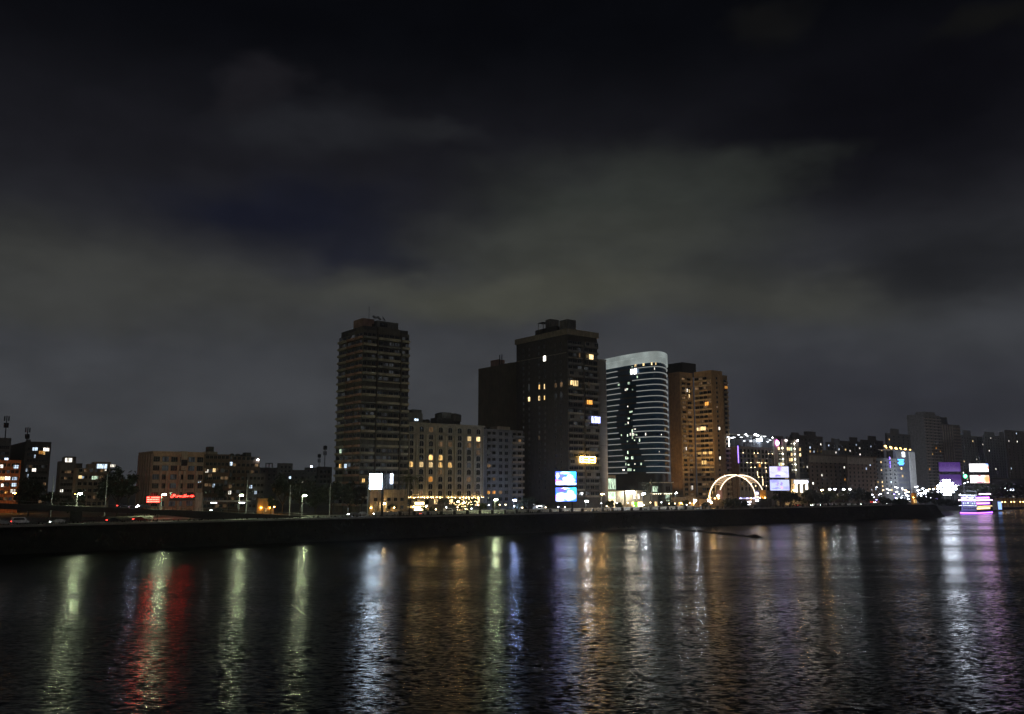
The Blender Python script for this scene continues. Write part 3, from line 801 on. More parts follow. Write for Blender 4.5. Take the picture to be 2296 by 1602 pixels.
ob('roof', MB().box(0, 18, 0, 3, Zat(2008, 372) - GZ, Zat(2004, 372) - GZ + .2).mesh('roof', PALE), t)
for x in (0.3, 9, 17.5): ob('post', MB().box(x, x + .2, .1, .3, 0, Zat(2008, 372) - GZ - .003).mesh('post', METAL), t)
for x in (3.0, 14.5): ob('tube_light', MB().box(x - 1.2, x + 1.2, .2, .5, Zat(2009, 372) - GZ - .4, Zat(2009, 372) - GZ - .15).mesh('tube_light', lamp_mat('tube_white', (.8, .85, 1), 18)), t)

# far low houses between the left blocks and the tower
FAR = [(1062, 1085, 1852, 760, 'skeleton'), (1040, 1110, 1874, 730, 'dim low unfinished block of open concrete frames'), (1112, 1168, 1857, 700, 'plain grey windowless block far behind the trees'),
       (1170, 1225, 1884, 760, 'far low house with pinprick lights behind the trees'), (1222, 1268, 1874, 820, 'far house with a bright lamp on its roof'), (1250, 1300, 1895, 640, 'far squat house below the mast block'),
       (1270, 1326, 1872, 560, 'square black block with a thin mast on its roof'), (1140, 1250, 1897, 620, 'long low far house just over the tree tops')]
for x0, x1, yt, Y, lb in FAR:
    if lb == 'skeleton':
        p = pt(x0, yt, Y); wv = Xat(x1, Y, 30) - p.x; hh = p.z - GZ
        t = thing('building_frame', 'bare concrete column frame of an unfinished storey on the skyline', 'building', (p.x, Y, GZ), 0)
        for i in range(3):
            ob('column', cbox(.8, .8, hh, DGREY, 'column'), t, (i * wv / 2, 0, 0)); 
        for z_ in (hh - .6, hh - 6, hh - 11): ob('beam', cbox(wv + .8, .7, .7, DGREY, 'beam'), t, (0, -.9, z_))
        continue
    b = Bld('far_house', lb, 'building', x0, Y, x1, x0 - 6, yt)
    b.walls(GREYR if 'grey' in lb else DGREY)
    grid(b, 'f', 1, b.w - 1, max(3, b.h - 9.5), 3.2, 3, max(3, int(b.w / 5)), 1.6, 1.6, .12 if 'pin' in lb or 'long' in lb else .03, True, mats=[L_WHITE, L_COOL, L_YEL])
    if 'mast' in lb: antenna(b, b.w * .6, 3, 15); 
    if 'bright lamp' in lb: ob('roof_lamp', bulb(.9, E_TINY), b.root, b.L(b.w * .5, 1, b.h + 2))
    if 'grey' in lb: hut(b, 1135, 1148, 1852, 2, 6, GREYR)

# gatehouse glowing yellow behind the trees
b = Bld('gatehouse', 'small yellow lit gatehouse wall behind the trees', 'building', 1030, 385, 1095, 1026, 2002)
b.walls(wall('yellow_render', (.5, .36, .14)))
b.win('f', b.w * .5, .6, 1.2, 2.0, L_WARM, 1, 2)
for x in (1.5, b.w - 2): ob('wall_lamp', bulb(.22, E_SOD), b.root, b.L(x, -.5, 2.6))

# ------------------------------------------------------------------ tower with balconies (left tower)
b = Bld('apartment_tower', 'tall dark residential tower of stacked beige balconies with a ragged roof', 'building', 1443, 382, 1631, 1347, 1300)
FHT = 3.28; nf = int(b.h / FHT)
b.box('core_wall', 0.9, b.w - .2, .9, b.d - .2, 0, b.h, DGREY)
bays = [(0, b.a('f', 1497)), (b.a('f', 1505), b.a('f', 1593)), (b.a('f', 1600), b.w)]
sb = [(0, b.d * .27), (b.d * .31, b.d * .62), (b.d * .66, b.d)]
TB = wall('tower_beige', (.37, .32, .24)); TBR = wall('tower_sodium_tint', (.38, .22, .16))  # reddish copy has the sodium light of the left side in its colour
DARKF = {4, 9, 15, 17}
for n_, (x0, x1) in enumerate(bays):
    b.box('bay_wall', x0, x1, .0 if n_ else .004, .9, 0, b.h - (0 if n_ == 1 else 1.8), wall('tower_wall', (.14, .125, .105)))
    for i in range(1, nf):
        z = i * FHT; gl = (i * 3 + n_) % 5 == 0
        b.tray('f', x0 + .05, x1 - .05, z, 1.15, 1.05 if not gl else .5, TB if (i + n_) % 3 else wall('tower_grey_beige', (.22, .205, .175)))
        nw = 2 if x1 - x0 < 5 else (3 if x1 - x0 < 8 else 4)
        if i in DARKF: continue
        for j in range(nw): b.win('f', x0 + (x1 - x0) * (j + .5) / nw, z + 1.0, (x1 - x0) / nw - .5, 1.7, R.choice([GLASS, GLASS, GLASS, L_GREY]), 2 + (j % 2), 1)
for n_, (y0, y1) in enumerate(sb):
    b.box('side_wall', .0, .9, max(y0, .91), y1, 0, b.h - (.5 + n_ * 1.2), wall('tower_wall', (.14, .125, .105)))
    for i in range(1, nf):
        z = i * FHT
        b.tray('s', y0 + .05, y1 - .05, z + .02, .9, 1.0, TBR if n_ < 2 else TB)
        if i not in DARKF:
            for j in range(2): b.win('s', y0 + (y1 - y0) * (j + .5) / 2, z + 1.0, (y1 - y0) / 2 - .7, 1.7, R.choice([GLASS, GLASS, GLASS, L_GREY]), 2, 1)
b.box('penthouse', b.a('f', 1503), b.a('f', 1590), 1.0, 9, b.h, b.h + 3.2, GREYR); b.win('f', b.a('f', 1530), b.h + .4, 4, 2.1, GLASS, 4, 1, out=-.95)
b.box('roof_room', 1.2, b.a('f', 1500), 3, 12, b.h, b.h + 3.9, wall('pinkish_render', (.32, .21, .17)))
for i in range(6):
    d = ob('satellite_dish', dish_mesh(.9, GALV), b.root, b.L(b.a('f', 1495 + i * 9), 2.2 + (i % 2), b.h + 4.6 + R.uniform(-.2, .6)), R.uniform(-.6, .6)); d.rotation_euler = (-.5, 0, R.uniform(-.9, .9))
    ob('mast', cbox(.1, .1, 1.9, GALV, 'mast'), b.root, b.L(b.a('f', 1495 + i * 9), 2.25 + (i % 2), b.h + 3.1))
ob('antenna_mast', cbox(.12, .12, 6, METAL, 'antenna_mast'), b.root, b.L(b.a('f', 1482), 4, b.h + 3.9))
roofbits(b, 5, 1.5, b.w - 2, 1.5, b.d - 3, ROOFD, 3)
for fx, fy, m_ in ((1370, 1805, L_GRN), (1369, 1864, L_WARM), (1390, 1864, L_COOL)): b.winpx('s', fx, fy, 2.4, 2.0, m_, 2, 2, out=.95)
b.winpx('f', 1448, 1922, 1.6, 1.8, L_WARM, 2, 1, out=1.2)
# lower annex lit warm, with the gate columns
b = Bld('entrance_house', 'low tan house lit by warm wall lamps below the balcony tower', 'building', 1480, 372, 1628, 1470, 1968)
b.walls(wall('tan_render', (.42, .32, .2)))
grid(b, 'f', 1, b.w - 1, 2.2, 3.4, 2, 5, 1.7, 1.5, 0)
EW2 = lamp_mat('warm_wall_lamp', (1, .62, .24), 45)
for fx, fy, r_ in ((1482, 2031, .3), (1574, 2030, .3)):
    a, z = b.az('f', fx, fy); ob('wall_lamp', bulb(r_, EW2), b.root, b.L(a, -.5, z))
for fx in (1494, 1510, 1522, 1536):
    a = b.a('f', fx); b.box('column', a - .35, a + .35, -2.2, -1.5, 0, 5.4 + (1.2 if fx in (1522,) else 0), STONE)
a, z = b.az('f', 1524, 2014); ob('gate_lamp', bulb(.5, lamp_mat('gate_lamp', (1, .68, .3), 120)), b.root, b.L(a, -2.9, z))

# ------------------------------------------------------------------ hotel
b = Bld('hotel', 'pale stone hotel with rows of arched windows and a golden lit ground floor', 'building', 1631, 402, 1934, 1600, 1692)
HCOL = [1643, 1684, 1722, 1761, 1799, 1837, 1875, 1912]; HROW = [1714, 1744, 1772, 1802, 1828, 1857, 1886, 1916, 1946, 1974]
b.box('wall', 0, b.w, 0, b.d * .5 + 8, 0, b.h, STONE)
b.box('cornice', -.5, b.w + .5, -.6, b.d * .5 + 8, b.h - .2, b.h + .55, STONE)
b.box('cornice', -.3, b.w + .3, -.5, -.003, b.h - 5.1, b.h - 4.6, STONE)
LIT = {(0, 5): L_WARM, (1, 5): L_YEL, (2, 5): L_YEL, (3, 5): L_WARM, (4, 5): L_WARM, (2, 4): L_WARM, (3, 4): L_WARM, (6, 1): L_YEL, (7, 1): L_YEL, (6, 2): L_DIM, (7, 2): L_DIM, (2, 7): L_OR, (3, 2): L_DIM, (2, 0): L_DIM}
for c, fx in enumerate(HCOL):
    for r_, fy in enumerate(HROW):
        a = b.a('f', fx); z = Zat(HROW[r_] + (0), b.Y0) - GZ
        b.awin('f', a, z - 1.2, 2.3, 2.5, LIT.get((c, r_)))
        if (c, r_) not in LIT: b.on('mullion', cached('hm', lambda: MB().box(-.05, .05, -.1, -.035, 0, 2.3).mesh('mullion', FRAMEW)), 'f', a, z - 1.2, .03)
zr = Zat(HROW[9], b.Y0) - GZ - 2.2
for i in range(9):
    a = (b.a('f', HCOL[i - 1]) + b.a('f', HCOL[i])) / 2 if 0 < i < 8 else (.5 if i == 0 else b.w - .5)
    m = cached('pil', lambda: MB().tube([(0, 0, 0), (0, 0, 1)], .38, 10).mesh('pilaster', STONE, True))
    o = ob('pilaster', m, b.root, b.L(a, -.1, zr)); o.scale = (1, 1, b.h - 5.2 - zr)
b.box('ledge', -.3, b.w + .3, -1.1, -.003, zr - .5, zr, STONE)
for i in range(8): ob('uplight', bulb(.12, lamp_mat('pilaster_uplight', (1, .62, .25), 26)), b.root, b.L((b.w - 1) * i / 7 + .5, -.85, zr + .25))
HL = lamp_mat('arcade_lamp', (1, .62, .22), 150)
ARC = [1623, 1640, 1656, 1672, 1690, 1706, 1722, 1738, 1756, 1770, 1800, 1815, 1880, 1900, 1917]
for fx in (1640, 1672, 1709, 1745, 1805, 1850, 1885, 1912):
    a = b.a('f', fx); zz = b.z('f', a, 2006) 
    b.win('f', a, zz - 1.3, 2.2, 2.6, GLASS if fx in (1640, 1672, 1709) else L_YEL, 2, 1)
    b.on('arch_canopy', cached('canopy', lambda: MB().tube([(-1.9, -.7, 0), (-1.2, -.9, .5), (0, -1.0, .75), (1.2, -.9, .5), (1.9, -.7, 0)], .16, 6).mesh('arch_canopy', STONE)), 'f', a, zz + 2.0)
    for dx in (-1.9, 0, 1.9): ob('arcade_lamp', bulb(.15, HL), b.root, b.L(a + dx, -.75, zz + 1.9))
b.box('ledge', 0, b.w, -2.6, -.003, b.z('f', 5, 2021) - .3, b.z('f', 5, 2019), STONE)
a, z = b.az('f', 1676, 2040)
b.win('f', a, max(.6, z - 2.3), 5.2, 4.2, lamp_mat('lobby_glow', (1, .78, .4), 7), 4, 1, out=.3, name='entrance')
for dx in (-3.4, 3.4): ob('wall_lamp', bulb(.28, HL), b.root, b.L(a + dx, -.7, z + 1.6))
for i in range(5): b.box('step', a - 4 , a + 4, -1.2 - (i + 1) * .5, -1.2 - i * .5, 0, .9 - i * .17, BEIGE)
b.box('porch_wall', a - 9.5, a - 4.4, -3.6, -3.0, 0, 2.0, BEIGE)
hut(b, 1632, 1692, 1650, 1, 9, GREYR); hut(b, 1655, 1692, 1637, 2, 7, GREYR)
b.win('f', b.a('f', 1666), b.h + 1.2, 2.4, 1.2, L_COOL, 2, 1, out=-.9)
hut(b, 1755, 1848, 1672, 2, 8, ROOFD); hut(b, 1781, 1819, 1648, 3, 7, GREYR)
for x_, r_ in ((1640, 1.9), (1654, 1.7), (1768, 1.9), (1832, 2.6), (1845, 1.8)):
    ob('water_tank', tank_mesh(r_, 3.2, ROOFD), b.root, b.L(b.a('f', x_), 3.5, b.h + 2.2))
roofbits(b, 3, 8, 14, 2, 5, ROOFD, 3)

# block right of the hotel
b = Bld('apartment_block', 'grey apartment block with corner balconies right of the hotel', 'building', 1934, 432, 2092, 1925, 1722)
b.walls(GREYR)
nf = int(b.h / 3.3)
xa, xb = b.a('f', 2047), b.w
for i in range(nf):
    z = b.h - (i + 1) * 3.3 + .4
    if z < 2: continue
    b.tray('f', xa, xb, z, 1.3, 1.1, BEIGE if i > 0 else GREYR); b.tray('f', b.a('f', 1948), b.a('f', 1985), z, .9, 1.0, GREYR)
    for j, fx in enumerate((1955, 1975, 2002, 2025, 2056, 2078)):
        mm = L_OR if (i == 9 and fx in (1955, 1975)) else (R.choice([L_COOL, L_WHITE]) if R.random() < .05 and i > 6 else None)
        b.win('f', b.a('f', fx), z + .75, 2.1, 1.8, mm, 2, 1)
x0 = b.a('f', 1992); b.box('roof_hut', x0, b.a('f', 2045), 1, 7, b.h, b.h + 2.6, BEIGE); roofbits(b, 2, 2, x0 - 2, 1, 5, ROOFD)

# blank gable slab behind
b = Bld('apartment_slab', 'tall plain windowless gable wall behind the hotel roof', 'building', 2085, 480, 2200, 1912, 1450)
b.walls(wall('olive_render', (.15, .13, .085), .9, .25, .15))
b.box('roof_hut', 3, 8, b.d * .62, b.d * .8, b.h, b.h + 5.2, PINKR); b.box('roof_hut', 3, 8, b.d * .3, b.d * .6, b.h, b.h + 1.8, GREYR)
for y_ in (.55, .5): ob('chimney', cbox(.4, .4, 7.5, METAL, 'chimney'), b.root, b.L(2, b.d * y_, b.h))

# tall dark tower
b = Bld('apartment_tower', 'broad black apartment tower with beige roof cornice and few lit windows', 'building', 2272, 437, 2393, 2066, 1318)
b.box('wall', 0, b.w, 0, b.d, 0, b.h, wall('soot_render', (.07, .063, .052)))
b.box('cornice', -.7, b.w + .7, -.7, b.d + .7, b.h - 2.4, b.h + .5, wall('cornice_beige', (.26, .22, .15)))
nf = int(b.h / 3.25)
m1, m2 = b.a('f', 2330), b.a('f', 2338)
TG = wall('tower_grey', (.16, .15, .135))
for i in range(2, nf - 1):
    z = i * 3.25
    for n_, (x0, x1) in enumerate(((.2, m1), (m2, b.w - .1))):
        if (i * 5 + n_ * 3) % 7 == 0: b.box('infill', x0, x1, -1.1, -.004, z, z + 3.1, TG)
        b.tray('f', x0, x1, z, 1.2, 1.0 if (i + n_) % 4 else .35, TG if (i + n_) % 3 else STONE) if (i * 5 + n_ * 3) % 7 else None
        nw = 3
        for j in range(nw):
            if (i * 5 + n_ * 3) % 7 or j != 1: b.win('f', x0 + (x1 - x0) * (j + .5) / nw, z + 1.0, (x1 - x0) / nw - .4, 1.8, R.choice([GLASS, GLASS, GLASS, GLASS, L_GREY]), 2, 1, out=.03 if (i * 5 + n_ * 3) % 7 else 1.13)
SW = [2095, 2117, 2158, 2180, 2223, 2245]
for i in range(3, nf - 1):
    for fx in SW: b.win('s', b.a('s', fx), i * 3.25 + .9, 1.1, 1.5, GLASS if R.random() < .93 else L_GREY, 1, 2)
b.box('string_course', -.12, .0, .5, b.d - .5, b.h - 12.2, b.h - 11.8, STONE)
for fx, fy, w_, h_, m_ in ((2179, 1434, 2.2, 2.9, lamp_mat('bright_window', (1, .93, .8), 6, False)), (2158, 1548, 1.3, 2.6, L_WARM), (2179, 1546, 1.1, 2.8, L_YEL), (2224, 1541, 2.0, 2.4, L_DIM), (2246, 1538, 2.0, 2.4, L_DIM), (2117, 1597, 1.9, 2.5, L_YEL), (2158, 1593, 1.7, 2.6, L_YEL), (2179, 1591, 1.0, 2.4, L_WARM), (2224, 1584, 1.9, 2.3, L_GREY), (2246, 1582, 1.9, 2.3, L_GREY), (2117, 1553, 1.6, 2.2, L_GREY), (2157, 1751, .6, 2.4, L_DIM)):
    b.winpx('s', fx, fy, w_, h_, m_, 1, 2, out=.1)
for fx, fy, w_, h_, m_ in ((2312, 1421, 1.2, 2.6, L_DIM), (2358, 1429, 3.2, 2.8, L_YEL), (2280, 1531, 2.0, 2.4, L_YEL), (2296, 1534, 3.6, 3.0, L_YEL), (2349, 1541, .8, 2.8, L_DIM), (2352, 1610, 4.2, 2.4, L_OR), (2377, 1680, 6.6, 3.6, L_BLUE)):
    b.winpx('f', fx, fy, w_, h_, m_, 3, 1, out=1.25)
BWARM = lamp_mat('balcony_string', (1, .58, .14), 45)
xa, z = b.az('f', 2312, 1838); xb, _ = b.az('f', 2372, 1838); zt = b.z('f', xa, 1827); zl = b.z('f', xa, 1849)
for z_ in (zl, (zl + zt) / 2, zt): b.box('light_string', xa, xb, -1.75, -1.6, z_ - .14, z_ + .14, BWARM)
for i in range(6): b.box('light_string', xa + (xb - xa) * i / 5 - .12, xa + (xb - xa) * i / 5 + .12, -1.77, -1.62, zl + .15, zt - .15, BWARM) if i in (0, 1, 3, 5) else None
b.win('f', (xa + xb) / 2, zl + .2, xb - xa - .4, zt - zl - .4, L_OR, 5, 1, out=1.28)
for y0, y1, x0, hh, m_ in ((.02, .17, 1, 5.8, GREYR), (.3, .62, 3, 4.2, ROOFD), (.42, .52, 4, 9, GREYR)): b.box('roof_hut', x0, x0 + 6, b.d * y0, b.d * y1, b.h + .5, b.h + hh, m_)
for i in range(5): ob('water_tank', tank_mesh(1.6, 3.0, ROOFD), b.root, b.L(3 + (i % 2) * 4, b.d * (.28 + i * .09), b.h + .5))
tf = (b.d * .52, b.d * .62)
for y_ in tf:
    for x_ in (2.5, 6): ob('frame_post', cbox(.2, .2, 7, METAL, 'frame_post'), b.root, b.L(x_, y_, b.h + .5))
b.box('frame_deck', 2.3, 6.4, tf[0], tf[1] + .2, b.h + 7.5, b.h + 7.8, METAL)

# ------------------------------------------------------------------ glass tower
gp = [(604, 530), (609, 525), (616, 519), (624, 512.5), (632, 507), (640, 502), (647, 498.5), (653, 496.2), (657.5, 495.5), (661.5, 496.5), (664.8, 499.5), (667, 504), (668, 510), (667.6, 518), (666, 530), (650, 548), (625, 552), (606, 548)]
ZT = Zat(1440, 530)
gpw = [((px - 512) / FP * (Y * CT + (50 - CAMZ) * ST), Y) for px, Y in gp]
org = gpw[0]
NF = 14                                      # open run of the curve that faces the river
curve = []
for i in range(NF - 1):
    for k in range(8):
        t = k / 8; p0, p1, p2, p3 = [Vector(gpw[j]) for j in (max(i - 1, 0), i, i + 1, min(i + 2, len(gpw) - 1))]
        curve.append(.5 * ((2 * p1) + (p2 - p0) * t + (2 * p0 - 5 * p1 + 4 * p2 - p3) * t * t + (3 * p1 - p0 - 3 * p2 + p3) * t ** 3))
curve.append(Vector(gpw[NF - 1]))
poly = curve + [Vector(q) for q in gpw[NF:]]
gt = thing('glass_tower', 'curved dark glass office tower with pale floor bands and white crown', 'building', (org[0], org[1], GZ))
def loc(v): return (v.x - org[0], v.y - org[1])
def inset(i, d):
    a = curve[max(i - 1, 0)]; b_ = curve[min(i + 1, len(curve) - 1)]; t = (b_ - a).normalized(); return curve[i] + Vector((t.y, -t.x)) * d
GLD = plain('curtain_glass', (.014, .05, .1), .08); GLD2 = plain('curtain_glass_green', (.02, .07, .1), .1)
BANDM = lamp_mat('glowing_floor_edge', (.8, .84, .82), .27, False)  # slab edges glow by themselves in place of light falling on them
CROWN, cn, cout = new_mat('glowing_crown_panel')  # cladding given its own glow instead of being lit by lamps
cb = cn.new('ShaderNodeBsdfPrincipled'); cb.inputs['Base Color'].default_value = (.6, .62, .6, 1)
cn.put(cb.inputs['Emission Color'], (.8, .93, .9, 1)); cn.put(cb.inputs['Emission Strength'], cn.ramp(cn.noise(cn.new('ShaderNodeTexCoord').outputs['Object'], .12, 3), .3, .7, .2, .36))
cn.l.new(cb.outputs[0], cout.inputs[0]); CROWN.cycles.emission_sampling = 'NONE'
inner = [loc(v + (Vector((sum(q.x for q in poly) / len(poly), sum(q.y for q in poly) / len(poly))) - v).normalized() * .5) for v in poly]
ob('core', MB().prism(inner, 0, ZT - GZ - .5).mesh('core', plain('core_dark', (.01, .014, .016), .3)), gt)
def strip(name, i0, i1, z0, z1, mat, o0, o1, parent=None):
    m = MB(); n = i1 - i0 + 1
    for d, z in ((o0, z0), (o1, z0), (o1, z1), (o0, z1)): m.v += [(*loc(inset(i, d)), z) for i in range(i0, i1 + 1)]
    for k in range(4):
        l = (k + 1) % 4
        for i in range(n - 1): m.f.append((k * n + i, k * n + i + 1, l * n + i + 1, l * n + i))
    m.f += [(0, n, 2 * n, 3 * n), (n - 1, 2 * n - 1, 3 * n - 1, 4 * n - 1)]
    return ob(name, m.mesh(name, mat, False), parent or gt)
def fpx(i, z):
    v = curve[i]; return 4 * (512 + FP * v.x / (v.y * CT + (z - CAMZ) * ST))
def i_at(fx, z): return min(range(len(curve)), key=lambda i: abs(fpx(i, z) - fx) if i < 84 else 1e9)
LEND = [380, 380, 405, 430, 447, 430, 410, 390, 370, 372, 372, 395, 418]; LEND = [2380 + v / 4.215 for v in LEND] + [2380 + v / 3.815 for v in (358, 380, 398, 418, 440, 462, 487, 487)]
RST = [605, 605, 640, 705, 710, 710, 710, 680, 650, 650, 655, 655, 690]; RST = [2380 + v / 4.215 for v in RST] + [2380 + v / 3.815 for v in (595, 625, 655, 690, 725, 760, 795, 795)]
LY = [1380 + v / 4.215 for v in (490, 580, 680, 770, 860, 950, 1045, 1135, 1225, 1320, 1415, 1505, 1600)] + [1700 + v / 3.815 for v in (140, 225, 310, 395, 480, 567, 652, 740)]
last = len(curve) - 1
zs = [Zat(y, 529) - GZ for y in LY]
for k, z in enumerate(zs):
    e = max(3, i_at(LEND[k], z + GZ)); s_ = i_at(RST[k], z + GZ)
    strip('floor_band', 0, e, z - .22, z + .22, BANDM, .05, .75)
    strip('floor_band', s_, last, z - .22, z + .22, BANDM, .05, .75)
    zt = (zs[k - 1] if k else Zat(1478, 529) - GZ + .4) - .5
    NP = 12; st = 8
    for j in range(0, last, st):
        mid = fpx(min(j + st // 2, last), z + GZ); cen = LEND[k] < mid < RST[k]
        strip('glass_panel', j, min(j + st, last), z + .5, zt, GLD2 if (mid < LEND[k]) else GLD, -.05, .03)
    # lit rooms
    for fx in range(2420, 2660, 9):
        i = i_at(fx, z + GZ); cen = LEND[k] - 8 < fx < RST[k] + 8
        pr_ = .26 if cen else .016
        if cen: pr_ = .6 if fx == 2510 else .42 if fx in (2528, 2537) else .07
        if R.random() < pr_:
            mm = R.choice([L_GRN, L_GRN, L_WHITE, L_GRN]); ww = 1 if R.random() < .7 else 2
            zz = z + R.uniform(.8, 1.6); strip('lit_room', i, min(i + ww, last), zz, min(zz + R.uniform(.5, 1.7), zt), mm, .04, .08)
for fx in (2540, 2570, 2605, 2620): 
    i = i_at(fx, 90); strip('lit_room', i, i + 2, zs[0] + 1.0, zs[0] + 3.2, L_YEL, .04, .08)
zc = Zat(1478, 529) - GZ
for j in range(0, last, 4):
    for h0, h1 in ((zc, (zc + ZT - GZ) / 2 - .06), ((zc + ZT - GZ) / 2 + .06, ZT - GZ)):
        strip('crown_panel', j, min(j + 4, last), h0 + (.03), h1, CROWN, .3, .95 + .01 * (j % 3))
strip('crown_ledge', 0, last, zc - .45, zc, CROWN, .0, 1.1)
# white logo letters
i = i_at(2538, 88); lw = lamp_mat('logo_white', (.92, .95, 1), 9)
v = inset(i, .9); lg = ob('logo_sign', None, gt, (*loc(v), Zat(1486, v.y) - GZ), 0)
tan = (curve[i + 1] - curve[i - 1]); lg.rotation_euler = (0, 0, atan2(tan.y, tan.x))
for x0, x1, z0, z1 in ((-2.4, -1.0, -1.3, -.7), (-2.3, -.9, .9, 1.4), (-1.9, -1.3, -.7, .9), (-.8, -.2, -1.2, 1.3), (-.2, .5, .1, .7), (.5, 1.0, -1.7, 1.6), (1.0, 1.5, -.2, .3), (1.5, 2.0, -1.6, 1.7)):
    ob('letter_stroke', cbox(x1 - x0, .15, z1 - z0, lw, 'letter_stroke'), lg, (x0, -.1, z0))
# concrete shaft beside it
p = pt(2405, 1445, 470)
t = thing('concrete_shaft', 'smooth rounded grey concrete shaft between the black tower and glass tower', 'building', (p.x, 470, GZ))
sh = MB().tube([(0, 0, 0), (0, 0, p.z - GZ)], [2.75, 2.6], 28); ob('shaft', sh.mesh('shaft', wall('shaft_concrete', (.36, .35, .34), .7, .12, .2), True), t)
ob('coping', MB().tube([(0, 0, 0), (0, 0, .7)], 2.85, 28).mesh('coping', PALE), t, (0, 0, p.z - GZ))
for i in range(4): ob('joint_ring', MB().tube([(0, 0, 0), (0, 0, .15)], 2.77, 28).mesh('joint_ring', GREYR), t, (0, 0, 16 + i * 18))
# podium of the glass tower
b = Bld('entrance_pavilion', 'brightly lit glass entrance pavilion at the foot of the glass tower', 'building', 2424, 478, 2600, 2420, 1962)
PODW = wall('podium_stone', (.55, .52, .45))
b.box('wall', 0, b.w, .6, 8, 0, b.h, PODW)
E_POD = lamp_mat('canopy_light', (1, .9, .7), 40); E_PODG = lamp_mat('pavilion_glow', (1, .78, .42), 3.2)
b.box('slab', -.4, b.w + .3, -2.4, .598, b.h - .5, b.h, PODW)
a = b.a('f', 2466); b.win('f', a / 2, .5, a - .6, b.h * .45, E_PODG, 6, 1, out=-.5, name='glazing'); b.win('f', a / 2, b.h * .52, a - .6, b.h * .42, L_GRN, 5, 2, out=-.5, name='glazing')
b.box('side_tower', 0, a, .2, 7, b.h + .003, b.h + 8.5, GREYR); b.win('f', a / 2, b.h + .6, a - .5, 6, L_GRN, 4, 2, out=-.1, name='glazing')
c0, c1 = b.a('f', 2488), b.a('f', 2522)
for dx in range(5): b.box('canopy_lamp', c0 + dx * (c1 - c0) / 5, c0 + (dx + .8) * (c1 - c0) / 5, -3.6, -2.9, b.h - 1.7, b.h - .4, E_POD)
b.box('canopy', c0 - 2, c1 + 2, -4, -2.5, b.h - .35, b.h + .2, PODW)
for x in (c0 - 1.5, c1 + 1): b.box('column', x, x + .8, -3.8, -3.0, 0, b.h - .36, PODW)
b.win('f', b.a('f', 2548), b.h * .5, 6, b.h * .32, L_WHITE, 5, 1, out=-.5, name='glazing'); b.win('f', b.a('f', 2560), .6, 13, b.h * .3, E_PODG, 6, 1, out=-.5, name='glazing')
# podium right part
b = Bld('podium_hall', 'long two storey hall with ribbon lights under the glass tower', 'building', 2600, 492, 2690, 2597, 1928)
b.box('wall', 0, b.w, 0, 9, 0, b.h, plain('dark_cladding', (.05, .06, .065), .4))
for z_ in (b.h - .5, b.h * .55): b.box('slab', -.2, b.w + .2, -1.2, -.003, z_, z_ + .5, PODW)
for i in range(10): b.box('soffit_lamp', .6 + i * (b.w - 1) / 10, 1.1 + i * (b.w - 1) / 10, -.9, -.6, b.h * .55 - .2, b.h * .55 - .05, lamp_mat('soffit', (1, .85, .6), 14))
b.win('f', b.w * .72, b.h * .25, 5.5, b.h * .27, L_GRN, 3, 1); b.win('f', b.w * .3, b.h * .62, 7, 3.2, L_GRN, 3, 1); b.win('f', b.w * .75, b.h * .62, 6, 3.2, GLASS, 3, 1)
for i in range(5): b.win('f', 1.5 + i * 3.2, .4, 2.4, 3.2, L_YEL if i % 2 else GLASS, 2, 1)

# twin LED screens on the left of the tower
def screens(fx0, fx1, rows_, Y, mats, label, phi=0.0, pole=None, group=None, depth=.9):
    xm = (fx0 + fx1) / 2; p = pt(xm, rows_[0][0], Y); wv = (Xat(fx1, Y, 25) - Xat(fx0, Y, 25)) / max(.5, cos(phi))
    t = thing('led_screen_tower', label, 'screen', (p.x, Y, GZ), phi, group)
    for (y0, y1), m_ in zip(rows_, mats):
        z1, z0 = Zat(y0, Y) - GZ, Zat(y1, Y) - GZ
        h_ = ob('housing', cbox(wv + .5, depth, z1 - z0 + .5, METAL, 'housing'), t, (-wv / 2 - .25, .08, z0 - .25))
        ob('display', MB().box(-wv / 2, wv / 2, 0, .07, z0, z1).mesh('display', m_), t)
    zb_ = Zat(rows_[-1][1], Y) - GZ - .25
    for x_ in (pole or (0,)): ob('support', MB().tube([(x_, depth * .5, 0), (x_, depth * .5, zb_)], .45, 10).mesh('support', METAL), t)
    if len(rows_) > 1: ob('brace', cbox(wv * .6, .4, Zat(rows_[0][1], Y) - Zat(rows_[1][0], Y) - .5, METAL, 'brace'), t, (-wv * .3, .3, Zat(rows_[1][0], Y) - GZ + .25))
    return t
sA = screen('screen_sky_art', [(.15, .75, .3, .3, (.12, .1, .5)), (.85, .85, .35, .4, (.05, .45, 1)), (.45, .9, .25, .12, (.5, .9, 1)), (.1, .3, .15, .12, (1, .15, .6)), (.2, .1, .25, .2, (.8, .8, 1)), (.42, .42, .1, .2, (.7, .4, .85)), (.1, .65, .08, .25, (.7, .9, 1)), (.65, .35, .3, .28, (1, 1, 1)), (.7, .65, .15, .14, (1, 1, 1)), (.75, .08, .4, .1, (.85, 1, 1))], (.02, .14, .8), 3.6, .06)
sB = screen('screen_sky_art_lower', [(.3, .85, .35, .25, (.1, .06, .45)), (.9, .8, .35, .4, (.05, .5, 1)), (.45, .93, .2, .06, (.9, .95, 1)), (.1, .3, .15, .12, (1, .25, .75)), (.25, .45, .22, .2, (.85, .9, 1)), (.2, .1, .25, .2, (.7, .75, 1)), (.42, .42, .08, .15, (.7, .4, .85)), (.68, .35, .32, .3, (1, 1, 1)), (.72, .68, .16, .14, (1, 1, 1))], (.02, .15, .75), 3.6, .06)
screens(2222, 2305, [(1886, 1940), (1950, 2005)], 405, (sA, sB), 'pair of stacked LED screens showing blue and white pictures below the black tower', .08, (-3, 3))
